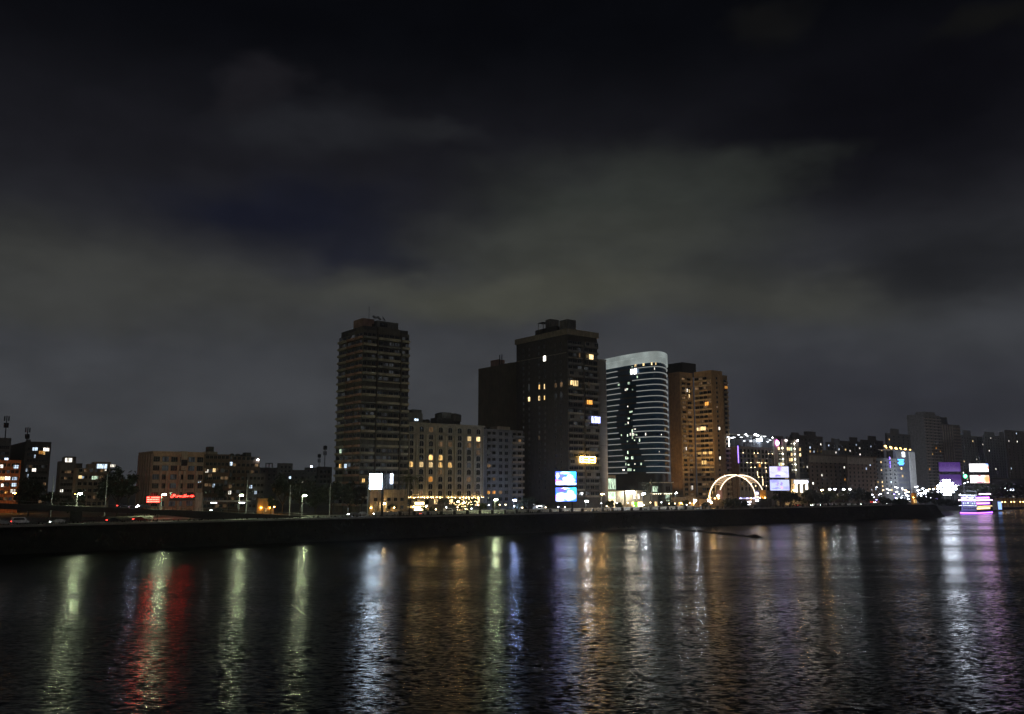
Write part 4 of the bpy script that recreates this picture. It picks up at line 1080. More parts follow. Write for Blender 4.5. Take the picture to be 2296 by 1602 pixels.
# white billboard, seen from front and its steel back
p = pt(1530, 1960, 345)
t = thing('billboard', 'V shaped billboard on one pole with a glowing white face', 'billboard', (p.x, 345, GZ))
z0, z1 = Zat(1957, 345) - GZ, Zat(1895, 345) - GZ
WBB = screen('billboard_white', [(.8, .15, .3, .2, (.75, .8, .9))], (.62, .8, 1), 22, .05)
wf = ob('lit_face', MB().box(-4.9, 0, -.06, 0, z0, z1).mesh('lit_face', WBB), t, (-.3, -.2, 0), .25)
ob('frame', MB().box(-5.1, .1, .02, .35, z0 - .2, z1 + .2).mesh('frame', METAL), t, (-.3, -.2, 0), .25)
bf = ob('back_face', MB().box(0, 4.0, 0, .12, z0 + .1, z1 + .1).mesh('back_face', plain('sheet_back', (.12, .14, .15), .5)), t, (.4, -.2, 0), -.12)
for x_ in (.05, 1.3, 2.6, 3.85): ob('back_rib', cbox(.12, .2, z1 - z0, GALV, 'back_rib'), bf, (x_, -.22, z0 + .1))
for i in range(4):
    zz = z0 + .2 + i * (z1 - z0 - .6) / 4
    ob('back_strut', MB().tube([(.1, -.3, zz), (1.3, -.3, zz + 1.3)], .06, 5).mesh('back_strut', GALV), bf); 
ob('tube_light', MB().box(2.9, 3.8, -.6, -.4, z0 + 2.2, z1).mesh('tube_light', lamp_mat('billboard_tube', (.75, .82, 1), 12)), bf)
ob('pole', MB().tube([(0, .2, 0), (0, .2, z1 - .5)], .5, 12).mesh('pole', METAL), t)

# ------------------------------------------------------------------ brown tower
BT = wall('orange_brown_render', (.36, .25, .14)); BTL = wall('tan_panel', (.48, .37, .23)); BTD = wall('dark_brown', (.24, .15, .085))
b1 = Bld('apartment_tower', 'brown apartment tower glowing orange with a dotted line of lights', 'building', 2727, 525, 2778, 2680, 1487)
b1.box('wall', 0, b1.w, 0, b1.d, 0, b1.h, BT); b1.box('gable_shade_skin', -.1, -.003, .2, b1.d - .2, 0, b1.h - .2, BTD)  # darker skin: the gable's weaker light is put into its colour
b2 = Bld('', '', '', 2854, 520, 2898, 2784, 1480, host=b1)
b2.box('wall', 0, b2.w, 0, b2.d, 0, b2.h, BT)
b3 = Bld('', '', '', 2897, 535, 2918, 2880, 1500, host=b1)
b3.box('wall', 0, b3.w, 0, 10, 0, b3.h, BT)
FB = 2.95; nf = int(b1.h / FB)
for i in range(1, nf):
    z = i * FB
    for j, (p0, p1) in enumerate(((2729, 2750), (2752, 2771))):
        x0, x1 = b1.a('f', p0), b1.a('f', p1)
        if (i + 2 * j) % 3: b1.tray('f', x0, x1, z - .3, .9, 1.1, BTL if (i + j) % 4 else BT)
        b1.win('f', (x0 + x1) / 2, z + .7, min(3.0, x1 - x0 - .6), 1.6, R.choice([GLASS, GLASS, L_DIM]), 2, 1)
    y0, y1 = 0.3, b2.d - .4
    b2.tray('s', y0, y1, z - .4, .7, 1.0, BTL if i % 3 else BT)
    for j in range(4):
        if (i * 3 + j) % 6: b2.win('s', y0 + (y1 - y0) * (j + .5) / 4, z + .75, (y1 - y0) / 4 - .45, 1.7, R.choice([GLASS, GLASS, GLASS, L_DIM]), 2, 1)
    b2.win('f', b2.w * .45, z + .7, 1.5, 1.5, GLASS if R.random() < .9 else L_DIM, 1, 1)
    b3.tray('f', .5, b3.w - .2, z - .3, .9, 1.0, BTL)
    b3.win('f', b3.w * .5, z + .8, 2.4, 1.5, GLASS, 2, 1)
for fx, fy, w_, h_, m_ in ((2744, 1562, .9, 2.0, L_WHITE), (2752, 1565, 1.0, 2.3, L_YEL), (2752, 1584, 1.2, 2.3, L_YEL), (2740, 1795, .8, 2.0, L_WHITE), (2764, 1950, 1.6, 2.6, L_WHITE)): b1.winpx('f', fx, fy, w_, h_, m_, 1, 1, out=.95)
for fx, fy, w_, h_, m_ in ((2798, 1717, 3.0, 2.0, L_YEL), (2815, 1714, 4.4, 2.4, L_YEL), (2830, 1615, 3, 2.4, L_OR), (2802, 1813, 2.8, 1.6, L_WARM), (2823, 1812, 3, 1.6, L_WARM), (2855 - 10, 1811, 2.5, 1.8, L_WARM), (2820, 1850, 3.8, 2.4, L_WARM)): b2.winpx('s', fx, fy, w_, h_, m_, 2, 1, out=.75)
for fx, fy in ((2877, 1714), (2879, 1832)): b2.winpx('f', fx, fy, 1.6, 2.0, L_WHITE, 1, 1, out=.1)
b3.winpx('f', 2899, 1550, 3, 1.8, L_OR, 2, 1, out=.95)
b1.box('roof_house', b1.a('f', 2768), b1.a('f', 2768) + 13, 6, 20, b1.h - 1, Zat(1448, 535) - GZ, ROOFD)
DOT = lamp_mat('white_dot_light', (.85, .93, 1), 9)
x_ = b1.w + 1.2
for i in range(24):
    fy = 1520 + i * 18.7; z = b1.z('f', x_, fy)
    ob('slot_light', cached('dot', lambda: MB().box(-.35, .35, -.1, .1, -.55, .55).mesh('slot_light', DOT)), b1.root, b1.L(x_, 2.0, z))
b1.box('slot_wall', b1.w + .003, b1.w + 3.2, 2.2, 8, 0, b1.h - 3, wall('slot_dark', (.03, .025, .02)))
# sodium floodlights that stand before the tower and light it
def flood(loc_, target, label, power, colr=(1, .62, .24), size=52):
    t = thing('floodlight', label, 'floodlight', loc_, 0, 'floodlights washing the brown tower')
    ob('stand', cached('fst', lambda: MB().tube([(0, 0, 0), (0, 0, 1.6)], [.15, .08], 6).mesh('stand', METAL)), t)
    d = (Vector(target) - Vector(loc_)).normalized(); q = d.to_track_quat('-Z', 'Y').to_euler()
    ob('lamp_housing', cached('fho', lambda: MB().tube([(0, 0, .5), (0, 0, .1), (0, 0, -.25)], [.12, .3, .42], 10).mesh('lamp_housing', METAL)), t, (0, 0, 1.9), rot=q)
    sp = bpy.data.lights.new('flood_beam', 'SPOT'); sp.energy = power; sp.color = colr; sp.spot_size = radians(size); sp.spot_blend = .6; sp.shadow_soft_size = .35
    ob('flood_beam', sp, t, Vector((0, 0, 1.9)) + d * .45, rot=q)
pb = pt(2845, 1800, 528)
flood((Xat(2795, 492, 10), 492, GZ), (pb.x - 14, pb.y, 50), 'floodlight on the pavement before the low wall of the brown tower', 26000)
flood((Xat(2828, 500, 10), 500, GZ), (pb.x + 6, pb.y, 52), 'floodlight beside the arch hall aimed at the brown tower', 40000)
flood((Xat(2684, 508, 10), 508, GZ), (pt(2700, 1750, 545).x, 545, 45), 'small added floodlight at the corner of the glass tower podium brightening the brown gable', 9000)  # added to lift the dark gable, no lamp known there
ps = pt(2405, 1800, 470)
flood((Xat(2385, 452, 10), 452, GZ), (ps.x, ps.y, 34), 'bluish floodlight at the foot of the concrete shaft', 9000, (.7, .8, 1), 40)
# low podium of the brown tower
b = Bld('podium_wall', 'low tan podium with slit windows below the brown tower', 'building', 2690, 500, 2792, 2685, 1995)
b.walls(BTL); grid(b, 'f', 1, b.w - 1, 1.5, 3, 1, 5, 1.4, 1.1, .5, mats=[L_YEL, L_WHITE])
b.box('ledge', 0, b.w, -.6, -.003, b.h * .55, b.h * .62, STONE)
for fx in (2721, 2730, 2757, 2775):
    a, z = b.az('f', fx, 2012); ob('wall_lamp', bulb(.25, E_WARM), b.root, b.L(a, -.5, z))

# ------------------------------------------------------------------ arch hall
AY = 508
ag = Zat(1996, AY)
t = thing('arch_hall', 'riverside hall crowned by twin glowing steel arches with hanging cables', 'pavilion', (Xat(2930, AY, ag), AY, GZ), .3)
E_ARCH = lamp_mat('arch_glow', (1, .8, .58), 3.4); E_ARCH2 = lamp_mat('truss_glow', (1, .66, .38), .9, False); ARCHM = plain('arch_steel', (.75, .6, .42), .45, .3)
RA = (Xat(3029, AY, ag) - Xat(2829, AY, ag)) / 2 / cos(.3); HA = Zat(1899, AY) - ag; zb_ = ag - GZ
def apt(u, k): return Vector((RA * -cos(pi * u) + k * 10.0, k * 6.5, zb_ + HA * sin(pi * u) ** .92))
for k in (0, 1):
    pts = [apt(max(0, min(1, i / 28)), k) for i in range(29)]
    ob('arch', MB().tube(pts, .42, 8).mesh('arch', ARCHM, True), t)
    ob('arch_light', MB().tube([q + Vector((0, -.5, -.1)) for q in pts], .22, 6).mesh('arch_light', E_ARCH), t)
    for i in range(5, 24, 1):
        u = i / 28; q = apt(u, k)
        if i % 2 or k: ob('cable', MB().tube([q, (q.x, q.y, zb_ + .2)], .05, 4).mesh('cable', ARCHM), t)
for i in list(range(5, 10)) + list(range(17, 22)):
    for s_ in (0, 1):
        p0, p1 = apt(i / 28, s_), apt((i + 1) / 28, 1 - s_); ob('truss_brace', MB().tube([p0, p1], .13, 5).mesh('truss_brace', E_ARCH2), t)
HW = wall('hall_wall', (.26, .2, .15))
ob('terrace_base', MB().box(-RA - 1.2, RA + 9, -.8, 14, 0, zb_ - .02).mesh('terrace_base', HW), t)
ob('dark_wing', MB().box(RA - .5, RA + 9.5, -2.2, -.83, 0, zb_ + .1).mesh('dark_wing', DARKST), t)
E_NEON = lamp_mat('blue_violet_neon', (.42, .38, 1), 9); E_WS = lamp_mat('white_sign', (.9, .92, 1), 8)
for i in range(9): ob('fascia_light', cbox(1.1, .12, .5, E_NEON if i % 3 == 0 else lamp_mat('fascia_dim', (.6, .6, .95), 1.4), 'fascia_light'), t, (RA * .28 + i * 1.5, -1.0, zb_ + .15))
sg = ob('neon_name_sign', None, t, (RA * .55, -1.1, zb_ - 2.2))
for i in range(7): ob('sign_stroke', cbox(R.uniform(.5, 1.0), .12, R.uniform(.5, 1.0), E_NEON if i % 2 else E_WS, 'sign_stroke'), sg, (-3.2 + i * .95, 0, R.uniform(-.2, .3)))
for i in range(5): ob('sign_stroke', cbox(.8, .12, .35, E_WS, 'sign_stroke'), sg, (-3.0 + i * 1.25, 0, -1.1))
for x_ in (-RA - .6, RA - .4): ob('corner_light', cbox(1.8, .3, 1.0, E_WS, 'corner_light'), t, (x_ - .9, -2.6 if x_ > 0 else -1.2, zb_ - 1.4))
ob('pink_panel', MB().box(-RA + 6.6, -RA + 10, 2, 2.3, zb_, zb_ + 5.2).mesh('pink_panel', wall('pink_panel_paint', (.6, .35, .3), .6, .1)), t)
ob('logo_disc', MB().ball((0, 0, 0), .75, 10, 6).mesh('logo_disc', E_WS), t, (-RA + 6.9, 1.7, zb_ + 1.8))
ob('orange_panel', MB().box(RA + 3.2, RA + 7.2, -.4, 0, zb_ + .1, zb_ + 5.3).mesh('orange_panel', wall('orange_panel_paint', (.85, .45, .1), .6, .08)), t)
ob('striped_panel', MB().box(RA - .2, RA + 3.0, -.4, 0, zb_ + 1, zb_ + 5.2).mesh('striped_panel', wall('blue_panel_paint', (.2, .18, .3), .6, .1)), t)
ob('logo_disc', MB().ball((0, 0, 0), .75, 10, 6).mesh('logo_disc', E_WS), t, (RA + .7, -.8, zb_ + 3.2))
E_TER = lamp_mat('terrace_lamp', (1, .58, .2), 60)
for x_, y_, z_ in ((-RA - .5, -1.3, .9), (-RA + 3, -1.1, .4), (-RA + 5.5, -1.1, .4), (RA + .5, -1.6, 1.2), (RA + 2.2, -1.5, .6), (RA + 5.2, -2.2, .7), (RA - 3.5, -1.2, .4)):
    ob('terrace_lamp', bulb(.28, E_TER), t, (x_, y_, zb_ + z_))
for u in (.25, .4, .55, .7, .8): q = apt(u, 0); ob('arch_lamp', bulb(.16, E_TER), t, (q.x, q.y - .7, q.z + .1))
for i in range(12): ob('balustrade_post', cbox(.12, .12, 1.0, ARCHM, 'balustrade_post'), t, (-RA + 1 + i * 2.0, -.7, zb_))
ob('balustrade_rail', cbox(RA * 2, .1, .1, ARCHM, 'balustrade_rail'), t, (-RA + .5, -.72, zb_ + 1.0))

# ------------------------------------------------------------------ arched white block and the lamp column block
b = Bld('arcaded_block', 'white apartment block of arched loggias with small wall lamps', 'building', 2957, 535, 3100, 2906, 1785)
b.box('wall', 0, b.w, 0, b.d, 0, b.h, wall('arcade_white', (.4, .37, .34)))
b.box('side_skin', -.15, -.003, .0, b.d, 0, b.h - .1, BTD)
E_PUR = lamp_mat('violet_neon', (.28, .16, 1), 6); E_WL = lamp_mat('small_wall_lamp', (1, .72, .38), 30)
ob('neon_tube', MB().box(-.5, -.25, -.3, -.05, b.z('f', 0, 1852), b.z('f', 0, 1783)).mesh('neon_tube', E_PUR), b.root)
ACOL = [2967, 2982, 2997, 3012, 3026, 3040, 3055, 3069, 3084]; AROW = [1802, 1822, 1841, 1860, 1880, 1899, 1917, 1935, 1955]
for r_, fy in enumerate(AROW):
    for c, fx in enumerate(ACOL):
        a = b.a('f', fx); z = b.z('f', a, fy) if False else Zat(fy, b.Y0) - GZ
        mm = L_DIM if R.random() < .06 else (L_OR if (r_ == 3 and c == 5) else (L_GREY if R.random() < .15 else GLASS))
        (b.awin if (r_ + c * 2) % 3 else b.win)('f', a, z - 1.1, 2.5, 2.2, mm)
for r_ in (0, 2, 3, 5, 7):
    for c in range(0, 9, 1):
        if (r_ * 5 + c * 3) % 4 < 2:
            a = b.a('f', ACOL[c] + 7.5); z = Zat(AROW[r_] + 8, b.Y0) - GZ; ob('wall_lamp', bulb(.15, E_WL), b.root, b.L(a, -.35, z))
for fx, y0, y1 in ((3030, 1885, 1903), (3050, 1915, 1942), (3065, 1880, 1890), (3062, 1930, 1950)):
    a = b.a('f', fx); b.box('lit_strip', a - .18, a + .18, -.2, -.02, b.z('f', a, y1), b.z('f', a, y0), lamp_mat('warm_strip', (1, .75, .45), 4))
ob('wall_lamp', MB().box(-1.6, 1.6, -.4, -.1, -.1, .12).mesh('wall_lamp', lamp_mat('warm_strip', (1, .75, .45), 4)), b.root, b.L(b.a('f', 3035), 0, b.z('f', b.a('f', 3035), 1850)))
for c in range(8): b.box('pier', b.a('f', ACOL[c] + 7.2) - .25, b.a('f', ACOL[c] + 7.2) + .25, -.22, -.003, .5, b.h - 1, WHITEW)
# glass roof storey
zr = b.h
for i in range(4): b.box('roof_storey', 1 + i * (b.w - 2) / 4, 1 + (i + .94) * (b.w - 2) / 4, 2.5, 14, zr, Zat(1752 - (i % 2) * 9, b.Y0) - GZ, plain('roof_cladding', (.12, .13, .15), .5))
b.box('roof_slab', -1, b.w - 6, 1.5, 15, Zat(1737, b.Y0) - GZ, Zat(1735, b.Y0) - GZ + .2, PALE)
E_ROOF = lamp_mat('roof_flood', (.85, .92, 1), 40); E_RT = lamp_mat('roof_tube', (.9, .95, 1), 8)
for fx, fy, r_ in ((3048, 1760, 1.2), (3028, 1738, .9), (3036, 1742, .6), (2989, 1737, .4), (3095, 1750, .35)):
    a, z = b.az('f', fx, fy); ob('roof_floodlight', bulb(r_, E_ROOF), b.root, b.L(a, 1.0, z)); b.box('flood_pole', a - .08, a + .08, .95, 1.1, zr - .5, z - r_ * .5, METAL)
for i in range(14):
    fx = 2925 + i * 13 + R.uniform(-4, 4); a, z = b.az('f', fx, R.uniform(1733, 1768)); b.box('roof_tube_light', a - R.uniform(.4, 1.8), a + 1.2, 2.1, 2.3, z, z + .22, E_RT)
a, z = b.az('f', 2928, 1770); b.box('roof_tube_light', a - .2, a + .2, 2.1, 2.3, z - 2.5, z + 2.5, E_RT)

b = Bld('office_block', 'office block with white pilasters and columns of bright wall lamps', 'building', 3100, 556, 3217, 3092, 1757)
b.box('wall', 0, b.w, 0, b.d, 0, b.h, plain('dark_facade', (.07, .07, .075), .5))
E_COLL = lamp_mat('column_lamp', (1, .93, .72), 26)
for p0, p1 in ((3097, 3111), (3131, 3147), (3180, 3195)): b.box('pilaster', b.a('f', p0), b.a('f', p1), -.9, -.003, 0, b.h + .4, WHITEW)
RY = [1771, 1792, 1814, 1835, 1855, 1877]
for i, fy in enumerate(RY):
    z = Zat(fy, b.Y0 + 8) - GZ
    b.box('ledge', b.a('f', 3112), b.a('f', 3215), -.4, -.003, z - 2.5, z - 2.1, STONE)
    for fx in (3119, 3126, 3153, 3161, 3169, 3204):
        b.win('f', b.a('f', fx), z - 1.6, 2.0, 2.2, R.choice([L_GRN, L_YEL]) if R.random() < .4 and i > 0 else GLASS, 1, 1)
    for fx in (3128, 3177):
        if fx == 3128 and i == 0: continue
        ob('column_lamp', bulb(.38, E_COLL), b.root, b.L(b.a('f', fx), -1.2, z - .3))
E_PINK = lamp_mat('pink_logo', (1, .25, .75), 9)
a, z = b.az('f', 3101, 1772); lg = ob('logo_sign', None, b.root, b.L(a, -1.4, z))
ob('logo_leaf', MB().ball((0, 0, 0), 1.0, 12, 8, 1.9).mesh('logo_leaf', E_PINK), lg); ob('logo_core', MB().ball((0, -.9, -.1), .6, 10, 6, 1.9).mesh('logo_core', E_WS), lg)
for fx in (3138, 3184):
    a, z = b.az('f', fx, 1762); ob('top_lamp', bulb(.5, lamp_mat('top_lamp', (1, .85, .85), 40)), b.root, b.L(a, -1.3, z))
b.box('roof_hut', b.a('f', 3120), b.a('f', 3145), 1, 6, b.h, b.h + 2.6, ROOFD); roofbits(b, 5, 4, b.w - 3, 1, 6, ROOFD, 2)
x0, x1 = b.a('f', 3160), b.a('f', 3213); z0 = b.z('f', x0, 1932); b.box('shop_sign', x0, x1, -3.2, -2.9, z0, b.z('f', x0, 1922), lamp_mat('shop_sign', (.85, .85, 1), 7))
b.box('shop_front', x0 - 1, x1 + 2, -2.88, -.95, 0, b.z('f', x0, 1921) + 1, WHITEW)
for i in range(3):
    a = x0 + 1.5 + i * (x1 - x0 - 3) / 2; b.win('f', a, z0 - 6.3, 3.2, 5.0, lamp_mat('shop_window', (1, .85, .65), 3, False), 1, 1, out=2.95)
    ob('shop_lamp', bulb(.35, E_COLL), b.root, b.L(a, -3.4, z0 - 1.0))
sC = screen('screen_city_scene', [(.5, .8, .12, .3, (.45, .2, .75)), (.42, .15, .2, .1, (.25, .2, .8)), (.15, .45, .2, .1, (.6, .6, .95)), (.9, .45, .15, .18, (.55, .55, .95)), (.62, .35, .25, .1, (1, 1, 1))], (.68, .68, 1), 1.4, .08)
sD = screen('screen_city_scene_lower', [(.2, .9, .35, .2, (.35, .35, 1)), (.4, .6, .1, .25, (.4, .3, .85)), (.6, .6, .06, .2, (.35, .25, .8)), (.3, .2, .25, .1, (.3, .3, .85)), (.6, .3, .12, .1, (1, .5, .75)), (.9, .2, .25, .25, (.4, .4, .95))], (.55, .6, 1), 1.4, .08)
screens(3076, 3155, [(1866, 1910), (1919, 1962)], 525, (sC, sD), 'pair of stacked LED screens with white violet pictures beside the arch hall', .1, (0,))

# ------------------------------------------------------------------ far right city
def block(label, xc, Y, xr, xl, yt, mat, fh=3.2, fc=6, sc=4, litp=.03, huts=(), trays=None, name='apartment_block', cat='building', mats=None, nfmax=24, win=1.6):
    b = Bld(name, label, cat, xc, Y, xr, xl, yt)
    litp *= 3.6
    b.walls(mat); nf = min(nfmax, int(b.h / fh) - 1)
    z0 = b.h - nf * fh
    if fc: grid(b, 'f', .6, b.w - .6, z0, fh, nf, fc, win, 1.6, litp, True, mats=mats)
    if sc: grid(b, 's', .6, b.d - .6, z0, fh, nf, sc, win * .8, 1.5, litp * .6, True, mats=mats)
    if trays:
        for i in range(nf): b.tray('f', .2, b.w - .2, z0 + i * fh - .9, .9, 1.1, trays)
    for h in huts: hut(b, h[0], h[1], h[2], .5, b.d * .6, mat)
    return b
HZW = [L_WHITE, L_COOL, L_YEL]
block('dark flat roofed slab with a square stair tower behind the lamp column block', 3205, 700, 3298, 3172, 1745, DGREY, fc=6, sc=2, litp=.06, huts=((3242, 3273, 1726),), mats=HZW)
block('dark slab with a boxy roof hut just behind the office block roof', 3178, 680, 3207, 3165, 1742, DGREY, fc=3, sc=0, huts=((3178, 3205, 1730),))
block('long dark far slab with a square hut on its left end', 3312, 820, 3395, 3308, 1771, DGREY, fc=6, sc=0, litp=.04, huts=((3334, 3367, 1754),), mats=HZW)
block('long dark far slab with a square hut at its centre', 3370, 850, 3452, 3366, 1766, DGREY, fc=6, sc=0, litp=.08, huts=((3406, 3439, 1749),), mats=HZW)
block('long dark far slab with a square hut at its right end', 3452, 880, 3540, 3448, 1762, DGREY, fc=6, sc=0, litp=.03, huts=((3481, 3514, 1744),), mats=HZW)
b = block('broad brown grey block with a pale band under its roof', 3240, 660, 3390, 3235, 1820, BROWN, fc=8, sc=0, litp=.025, mats=[L_OR, L_WHITE])
b.box('roof_band', -.3, b.w + .3, -.5, -.003, b.h - 5.5, b.h - .3, BEIGE); hut(b, 3332, 3358, 1801, 2, 8, STONE)
b = block('brown grey block with a pale roof band and dark party wall', 3392, 665, 3510, 3388, 1827, BROWN, fc=7, sc=0, litp=.02, mats=[L_OR, L_COOL])
b.box('roof_band', .3, b.w - 6, -.5, -.003, b.h - 5.5, b.h - .3, BEIGE)
b = block('apartment block with stacked pale balconies lit from the street', 3500, 690, 3592, 3488, 1836, GREYR, fc=5, sc=2, litp=.05, trays=GREYR, mats=HZW)
for fx, fy in ((3553, 1833), (3555, 1851), (3556, 1865)): b.winpx('f', fx, fy, 1.6, 2.4, lamp_mat('violet_window', (.25, .15, 1), 3), 1, 1, out=1.1)
b = block('dark block behind with a tall square hut above the orange roof lights', 3553, 860, 3650, 3548, 1735, DGREY, fc=5, sc=0, litp=.01, huts=((3573, 3607, 1715),))
# sign building
b = Bld('office_tower', 'slim office tower with blue lettering and orange roof terrace lights', 'building', 3586, 720, 3662, 3578, 1800)
b.box('wall', 0, b.w, 0, b.d, 0, b.h, plain('slate_cladding', (.1, .1, .12), .5)); b.box('sign_panel', b.a('f', 3590), b.a('f', 3632), -.4, -.003, b.h - 12, b.h - 1, GREYR)
b.box('lit_fin', b.a('f', 3640), b.w, -.8, -.003, 0, b.h - 1, WHITEW)
for i in range(8): b.box('spandrel', b.a('f', 3590), b.a('f', 3632), -.3, -.003, 3 + i * 4, 4.4 + i * 4, GREYR)
a, z = b.az('f', 3611, 1818); o = ob('logo_tile', MB().box(-2.1, 2.1, -.2, 0, -2.0, 2.0).mesh('logo_tile', lamp_mat('logo_tile', (.85, .9, 1), 6)), b.root, b.L(a, -.5, z))
E_BLUE = lamp_mat('blue_letters', (.05, .3, 1), 7)
for fy, n_ in ((1839, 13), (1845, 9), (1852, 13), (1858, 9)):
    x0, zz = b.az('f', 3589 + (0 if n_ == 13 else 5), fy)
    for i in range(n_): ob('letter', cbox(.55, .15, round(R.uniform(.55, .9), 1), E_BLUE, 'letter'), b.root, b.L(x0 + i * .78, -.7, zz - .3))
for fx, fy, m_ in ((3604, 1874, L_YEL), (3609, 1904, L_YEL)): b.winpx('f', fx, fy, 2.4, 2.0, m_, 1, 1, out=.35)
E_ORR = lamp_mat('roof_orange', (1, .58, .15), 10)
for i in range(16):
    a, z = b.az('f', 3545 + i * 6.6, 1785 + i * .9 + R.uniform(-3, 5)); ob('roof_lamp', bulb(.6 if i % 4 else 1.0, E_ORR), b.root, b.L(a, .8 + (i % 3), z)); b.box('lamp_post', a - .1, a + .1, .75 + (i % 3), .85 + (i % 3), b.h, max(z - .4, b.h + .1), METAL)
b.box('roof_terrace', -9, b.w, 0.5, 10, b.h + .003, b.h + .6, BEIGE)
# towers in the haze, whose paleness is partly put into their wall colours
b = block('tall hazy tower with a plain left gable and rows of pale balconies', 3706, 900, 3772, 3638, 1660, wall('hazy_grey', (.22, .2, .18)), fc=4, sc=0, litp=.05, trays=wall('hazy_beige', (.42, .34, .28)), nfmax=28, mats=[L_WARM, L_OR], huts=((3715, 3755, 1648),))
b = Bld('apartment_tower', 'hazy tower with vertical ribs and a round roof hut', 'building', 3778, 960, 3850, 3768, 1698)
b.walls(wall('hazy_grey', (.22, .2, .18))); x2 = b.a('f', 3818)
for i in range(5): b.box('rib', .5 + i * (x2 - 1) / 4, 1.6 + i * (x2 - 1) / 4, -.8, -.003, 0, b.h - .3, wall('hazy_beige', (.42, .34, .28)))
for i in range(20): b.tray('f', x2, b.w - .2, b.h - 4 - i * 3.6, 1.0, 1.3, wall('hazy_beige', (.42, .34, .28)))
o = ob('roof_hut', MB().tube([(0, 0, 0), (0, 0, 9)], [8, 7.4], 16).mesh('roof_hut', DGREY), b.root, b.L(b.w * .35, 9, b.h))
block('wide pale hazy slab with faint window columns', 3852, 1050, 3945, 3846, 1743, wall('hazy_pale', (.34, .35, .36)), fc=9, sc=0, litp=.012, nfmax=22, huts=((3865, 3895, 1722),), mats=[L_WHITE, L_YEL])
block('wide pale hazy slab with a notched roofline', 3946, 1060, 4028, 3941, 1742, wall('hazy_pale', (.34, .35, .36)), fc=8, sc=0, litp=.012, nfmax=22, huts=((3950, 3990, 1728), (4010, 4028, 1728)), mats=[L_WHITE, L_OR])
block('far hazy tower cut by the frame with sparse lights', 4034, 1000, 4180, 4028, 1722, wall('hazy_grey', (.22, .2, .18)), fc=9, sc=0, litp=.015, nfmax=22, mats=[L_WHITE, L_COOL])
block('dim mid rise behind the violet screens', 3775, 860, 3880, 3765, 1880, wall('hazy_grey', (.22, .2, .18)), fc=7, sc=0, litp=.06, mats=HZW)
block('dim low block behind the white screens', 3905, 880, 4100, 3895, 1915, DGREY, fc=12, sc=0, litp=.03, mats=HZW)
# more screens
sP = screen('screen_violet', [(.5, .1, .8, .5, (.36, .2, .75))], (.17, .07, .42), .42, .05)
t = screens(3756, 3838, [(1849, 1886), (1898, 1940)], 780, (sP, sP), 'pair of dim violet LED screens above the dazzling floodlights', -.1, (0,), depth=2.2)
z_ = (Zat(1849, 780) + Zat(1886, 780)) / 2 - GZ
lx = text_mesh('LUX', 7.5, .02, lamp_mat('pale_violet_text', (.26, .14, .55), .42)); o = ob('lettering', lx, t, (-1, -.05, z_), rot=(pi / 2, 0, 0))
sW = screen('screen_white_advert', [(.95, .9, .12, .2, (.2, .35, 1)), (.97, .5, .06, .25, (1, .3, .2)), (.25, .18, .1, .06, (.5, .5, .9))], (1, 1, 1), 2.6, .03)
sO = screen('screen_red_advert', [(.9, .5, .25, .8, (1, .3, .12)), (.5, .1, .25, .12, (.35, .12, .2)), (.1, .6, .12, .3, (1, .65, .55)), (.5, .95, .1, .1, (.4, .1, .15))], (1, .93, .88), 2.4, .05)
screens(3878, 3950, [(1855, 1887), (1901, 1932)], 790, (sW, sO), 'pair of white and red LED screens above the dark riverside trees', -.1, (0,), depth=1.6)
p = pt(3861, 1905, 795); t = thing('round_sign', 'small round green lit sign between the big screens', 'sign', (p.x, 795, GZ))
ob('disc', MB().tube([(0, -.2, 0), (0, .2, 0)], 1.9, 18).mesh('disc', lamp_mat('green_sign', (.1, 1, .45), 3)), t, (0, 0, p.z - GZ)); ob('post', cbox(.3, .3, p.z - GZ - 1.9, METAL, 'post'), t, (-.15, .3, 0)); ob('emblem', MB().ball((0, -.3, 0), .8, 8, 5, 1.4).mesh('emblem', E_WS), t, (0, 0, p.z - GZ))
# floodlight masts
E_FLOOD = lamp_mat('stadium_flood', (.78, .86, 1), 28)
def mast(fx, fy, Y, nx, ny, dx, dz, label, r=.75):
    p = pt(fx, fy, Y); t = thing('floodlight_mast', label, 'floodlight', (p.x, Y, GZ))
    H = p.z - GZ
    for sx in (-1, 1): ob('mast_leg', cbox(.35, .35, H + ny * dz / 2, METAL, 'mast_leg'), t, (sx * nx * dx * .3, .7, 0))
    for j in range(ny):
        z_ = H + (j - (ny - 1) / 2) * dz; ob('crossbar', cbox(nx * dx, .2, .2, METAL, 'crossbar'), t, (-nx * dx / 2, .5, z_))
        for i in range(nx):
            if ny > 2 and ((i - (nx - 1) / 2) / (nx / 2)) ** 2 + ((j - (ny - 1) / 2) / (ny / 2)) ** 2 > .95: continue
            x_ = (i - (nx - 1) / 2) * dx
            h_ = ob('lamp_housing', cached(('mh', r), lambda: MB().tube([(0, .45, 0), (0, .2, 0), (0, -.15, 0)], [.2, r * .9, r], 10).mesh('lamp_housing', METAL)), t, (x_, 0, z_))
            ob('lamp', cached(('ml', r), lambda: MB().tube([(0, -.2, 0), (0, -.3, 0)], [r * .9, r * .5], 10).mesh('lamp', E_FLOOD)), h_)
